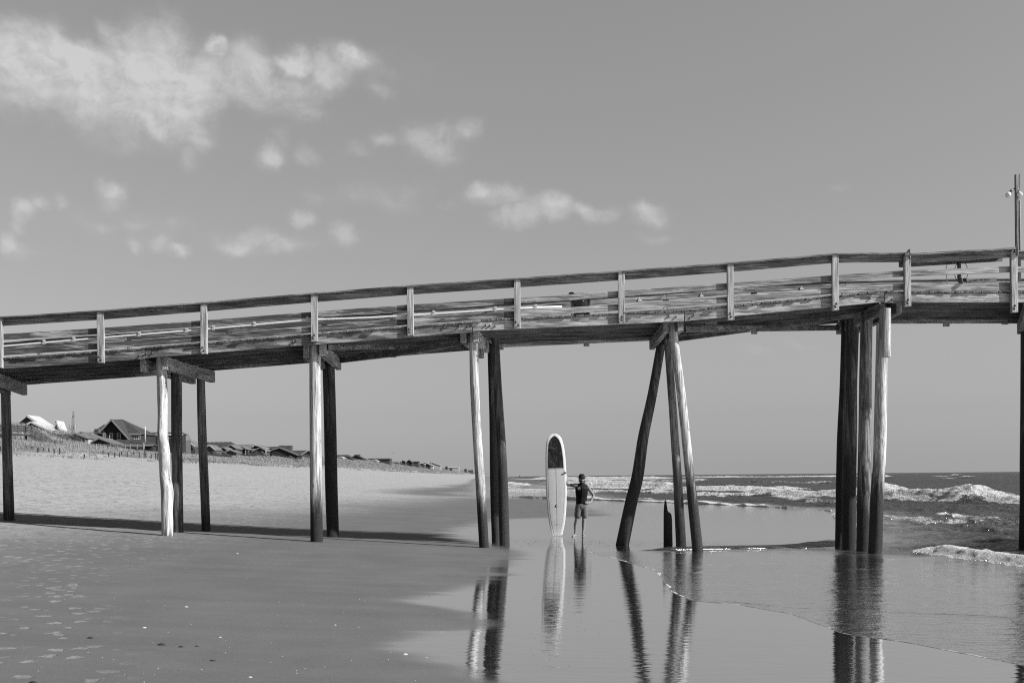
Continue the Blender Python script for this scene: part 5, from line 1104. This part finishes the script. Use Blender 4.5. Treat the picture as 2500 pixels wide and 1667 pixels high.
# ------------------------------------------------------------ dune grass and shrubs
def tufts(name, n, xf, hgt, wid, val, label, cat, dens=None):
    vs = []; fs = []; cnt = 0
    Ys = np.exp(rng.uniform(math.log(105), math.log(1300), n*3)); Xs = xf(rng.random(n*3), Ys)
    keep = fbm(Xs*.13, Ys*.08, 3, 171)+rng.random(n*3)*.5 > (dens if dens is not None else -.05)
    Xs, Ys = Xs[keep][:n], Ys[keep][:n]; Zs = ground(Xs[None], Ys[None], False)[0]
    nb_ = 4; b_ = 0; H = hgt*(.6+.8*rng.random((len(Xs), nb_))); A = rng.random((len(Xs), nb_))*6.283; sc_ = np.clip(Ys/260, .6, 2.6)
    V = np.zeros((len(Xs), nb_, 3, 3)); dx, dy = np.cos(A), np.sin(A); w_ = wid*sc_[:, None]
    bx = Xs[:, None]+dx*.12*sc_[:, None]; by = Ys[:, None]+dy*.12*sc_[:, None]
    V[:, :, 0] = np.stack([bx-dy*w_, by+dx*w_, np.repeat(Zs[:, None], nb_, 1)-.05], -1); V[:, :, 1] = np.stack([bx+dy*w_, by-dx*w_, np.repeat(Zs[:, None], nb_, 1)-.05], -1)
    V[:, :, 2] = np.stack([bx+dx*H*.5-.15*H, by+dy*H*.5, Zs[:, None]+H], -1)
    V = V.reshape(-1, 3); me = bpy.data.meshes.new(name); nv = len(V); me.vertices.add(nv); me.vertices.foreach_set('co', V.astype(np.float32).ravel()); me.loops.add(nv); me.polygons.add(nv//3)
    me.loops.foreach_set('vertex_index', np.arange(nv, dtype=np.int32)); me.polygons.foreach_set('loop_start', np.arange(0, nv, 3, dtype=np.int32)); me.update(calc_edges=True)
    me.materials.append(plain(name, val, .9, .1, .35, .5)); o = bpy.data.objects.new(name, me); COL.objects.link(o); return tag(o, label, cat, kind='stuff')
tufts('dune_grass', 52000, lambda u, Y: -62-42*u**.9, .42, .035, .33, 'tufts of dune grass over the whole dune slope', 'grass')
tufts('sparse_grass', 1500, lambda u, Y: -54-10*u, .35, .035, .12, 'scattered grass sprouting at the foot of the dune', 'grass', .35)
def shrub(px, py, Y, w, h, label):
    c0 = P(px, py, Y); mb = MB(); r_ = random.Random(int(px)); c0.z = float(ground(np.array([[c0.x]]), np.array([[Y]]), False)[0, 0])
    for k in range(2600):
        a, u = r_.uniform(0, 6.28), r_.random()**.5; q = c0+Vector((w*u*math.cos(a), .7*w*u*math.sin(a), h*(1-u*u)*r_.uniform(.2, 1)*(.75+.25*math.sin(3*a+px)))); s_ = .085*Y/200
        e_ = [Vector((r_.uniform(-1, 1), r_.uniform(-1, 1), r_.uniform(-.6, 1)))*s_ for _ in range(3)]; mb.add([q+e_[0], q+e_[1], q+e_[2]], [(0, 1, 2)])
    o = mb.build('shrub', plain('shrub_leaf', .085, .9, .1, .3, 1)); tag(o, label, 'shrub', 'shrubs on the dune')
for px, py, Y, w, h, lab in ((152, 1066, 178, 3.0, 3.2, 'dark shrub right of the timber stairs'), (168, 1074, 180, 2.4, 2.0, 'dark shrub left of the porch cabins'), (112, 1048, 188, 4.0, 2.4, 'broad shrub on the dune mound above the stairs'), (136, 1055, 186, 3.2, 2.4, 'shrub on the mound below the pale roof'),
        (520, 1116, 285, 3.2, 1.8, 'dark shrub on the dune right of the brown pile'), (543, 1121, 285, 2.6, 1.6, 'low dark shrub beside the stairs foot'), (555, 1122, 290, 1.6, 1.1, 'small dark shrub on the open dune'), (338, 1090, 210, 2.4, 1.1, 'low shrub in front of the long dark house'), (610, 1118, 330, 2.2, 1.3, 'low shrub below the pavilion')):
    shrub(px, py, Y, w, h, lab)
# ------------------------------------------------------------ shells and wrack on the near sand
SHL = plain('shell_white', .6, .5, .4, .1); SHD = plain('shell_dark', .03, .5, .4, .3)
def shell(px, py, r, mat, name='shell', label=None, cat=None, parent_mb=None):
    d_ = py-hor(px); Yq = FPX*1.5/max(d_, 5)
    for _ in range(6):
        q = P(px, py, Yq); g_ = gz(q.x, Yq); Yq *= (CAMZ-g_)/max(CAMZ-q.z, .1)
    q = P(px, py, Yq); z0 = gz(q.x, Yq); mb = parent_mb or MB(); a = random.uniform(0, 6.28); n = 9
    vs = [(q.x, Yq, z0+r*.5)]; 
    for ring, hh in ((.6, .38), (1.0, 0.0)):
        for k in range(n):
            t_ = a+2*math.pi*k/n; e_ = r*ring*(1+.2*math.sin(3*k+px)); vs.append((q.x+e_*math.cos(t_)*1.25, Yq+e_*math.sin(t_)*.8, z0+r*hh-.003))
    mb.add(vs, [(0, 1+k, 1+(k+1) % n) for k in range(n)]+[(1+k, 1+n+k, 1+n+(k+1) % n, 1+(k+1) % n) for k in range(n)])
    if parent_mb is None: o = mb.build(name, mat, None, True); tag(o, label, cat)
z8 = lambda x, y: (x/1.809, 1200+y/1.809)
for (x, y), r, mt, lab in (((713, 676), .038, SHD, 'biggest dark shell lump on the near wet sand'), ((798, 685), .026, SHD, 'dark shell right of the biggest dark lump'), ((869, 682), .022, SHD, 'small dark shell at the right end of the near trio'), ((398, 646), .03, SHD, 'dark flat shell near the lower left footprints'),
        ((637, 600), .022, SHL, 'white broken shell above the dark lumps'), ((822, 508), .022, SHL, 'white shell in the middle of the near sand'), ((1048, 273), .026, SHL, 'white shell between the two left bents, nearest the piles'), ((1790, 717), .022, SHL, 'white upright shell beside the mirror wet sand'),
        ((937, 746), .024, SHD, 'dark chipped shell low in the middle of the sand'), ((143, 842), .028, SHD, 'dark shell at the bottom left corner'), ((1105, 818), .016, SHL, 'white pebble at the bottom of the near sand'), ((972, 642), .015, SHL, 'white pebble left of the mirror wet sand'), ((1480, 588), .015, SHL, 'white pebble alone on the smooth damp sand')):
    shell(*z8(x, y), r, mt, 'shell', lab, 'shell')
for mt, nm, n_, lab in ((SHL, 'pale_shell_grit', 120, 'countless tiny pale shell chips on the damp sand'), (SHD, 'dark_shell_grit', 150, 'countless tiny dark shell chips on the damp sand')):
    mb = MB()
    for _ in range(n_):
        px = random.triangular(-100, 1250, 650); py = random.uniform(1320, 1667) if random.random() < .8 else random.uniform(1290, 1350)
        shell(px, py, random.uniform(.004, .009), mt, parent_mb=mb)
    if mt is SHD:
        for _ in range(150): shell(random.gauss(1390, 75), random.gauss(1327, 11), random.uniform(.004, .014), mt, parent_mb=mb)
        for _ in range(60): shell(random.uniform(1150, 1500), random.uniform(1400, 1640), random.uniform(.003, .008), mt, parent_mb=mb)
    o = mb.build(nm, mt, None, True); tag(o, lab, 'shell grit', kind='stuff')
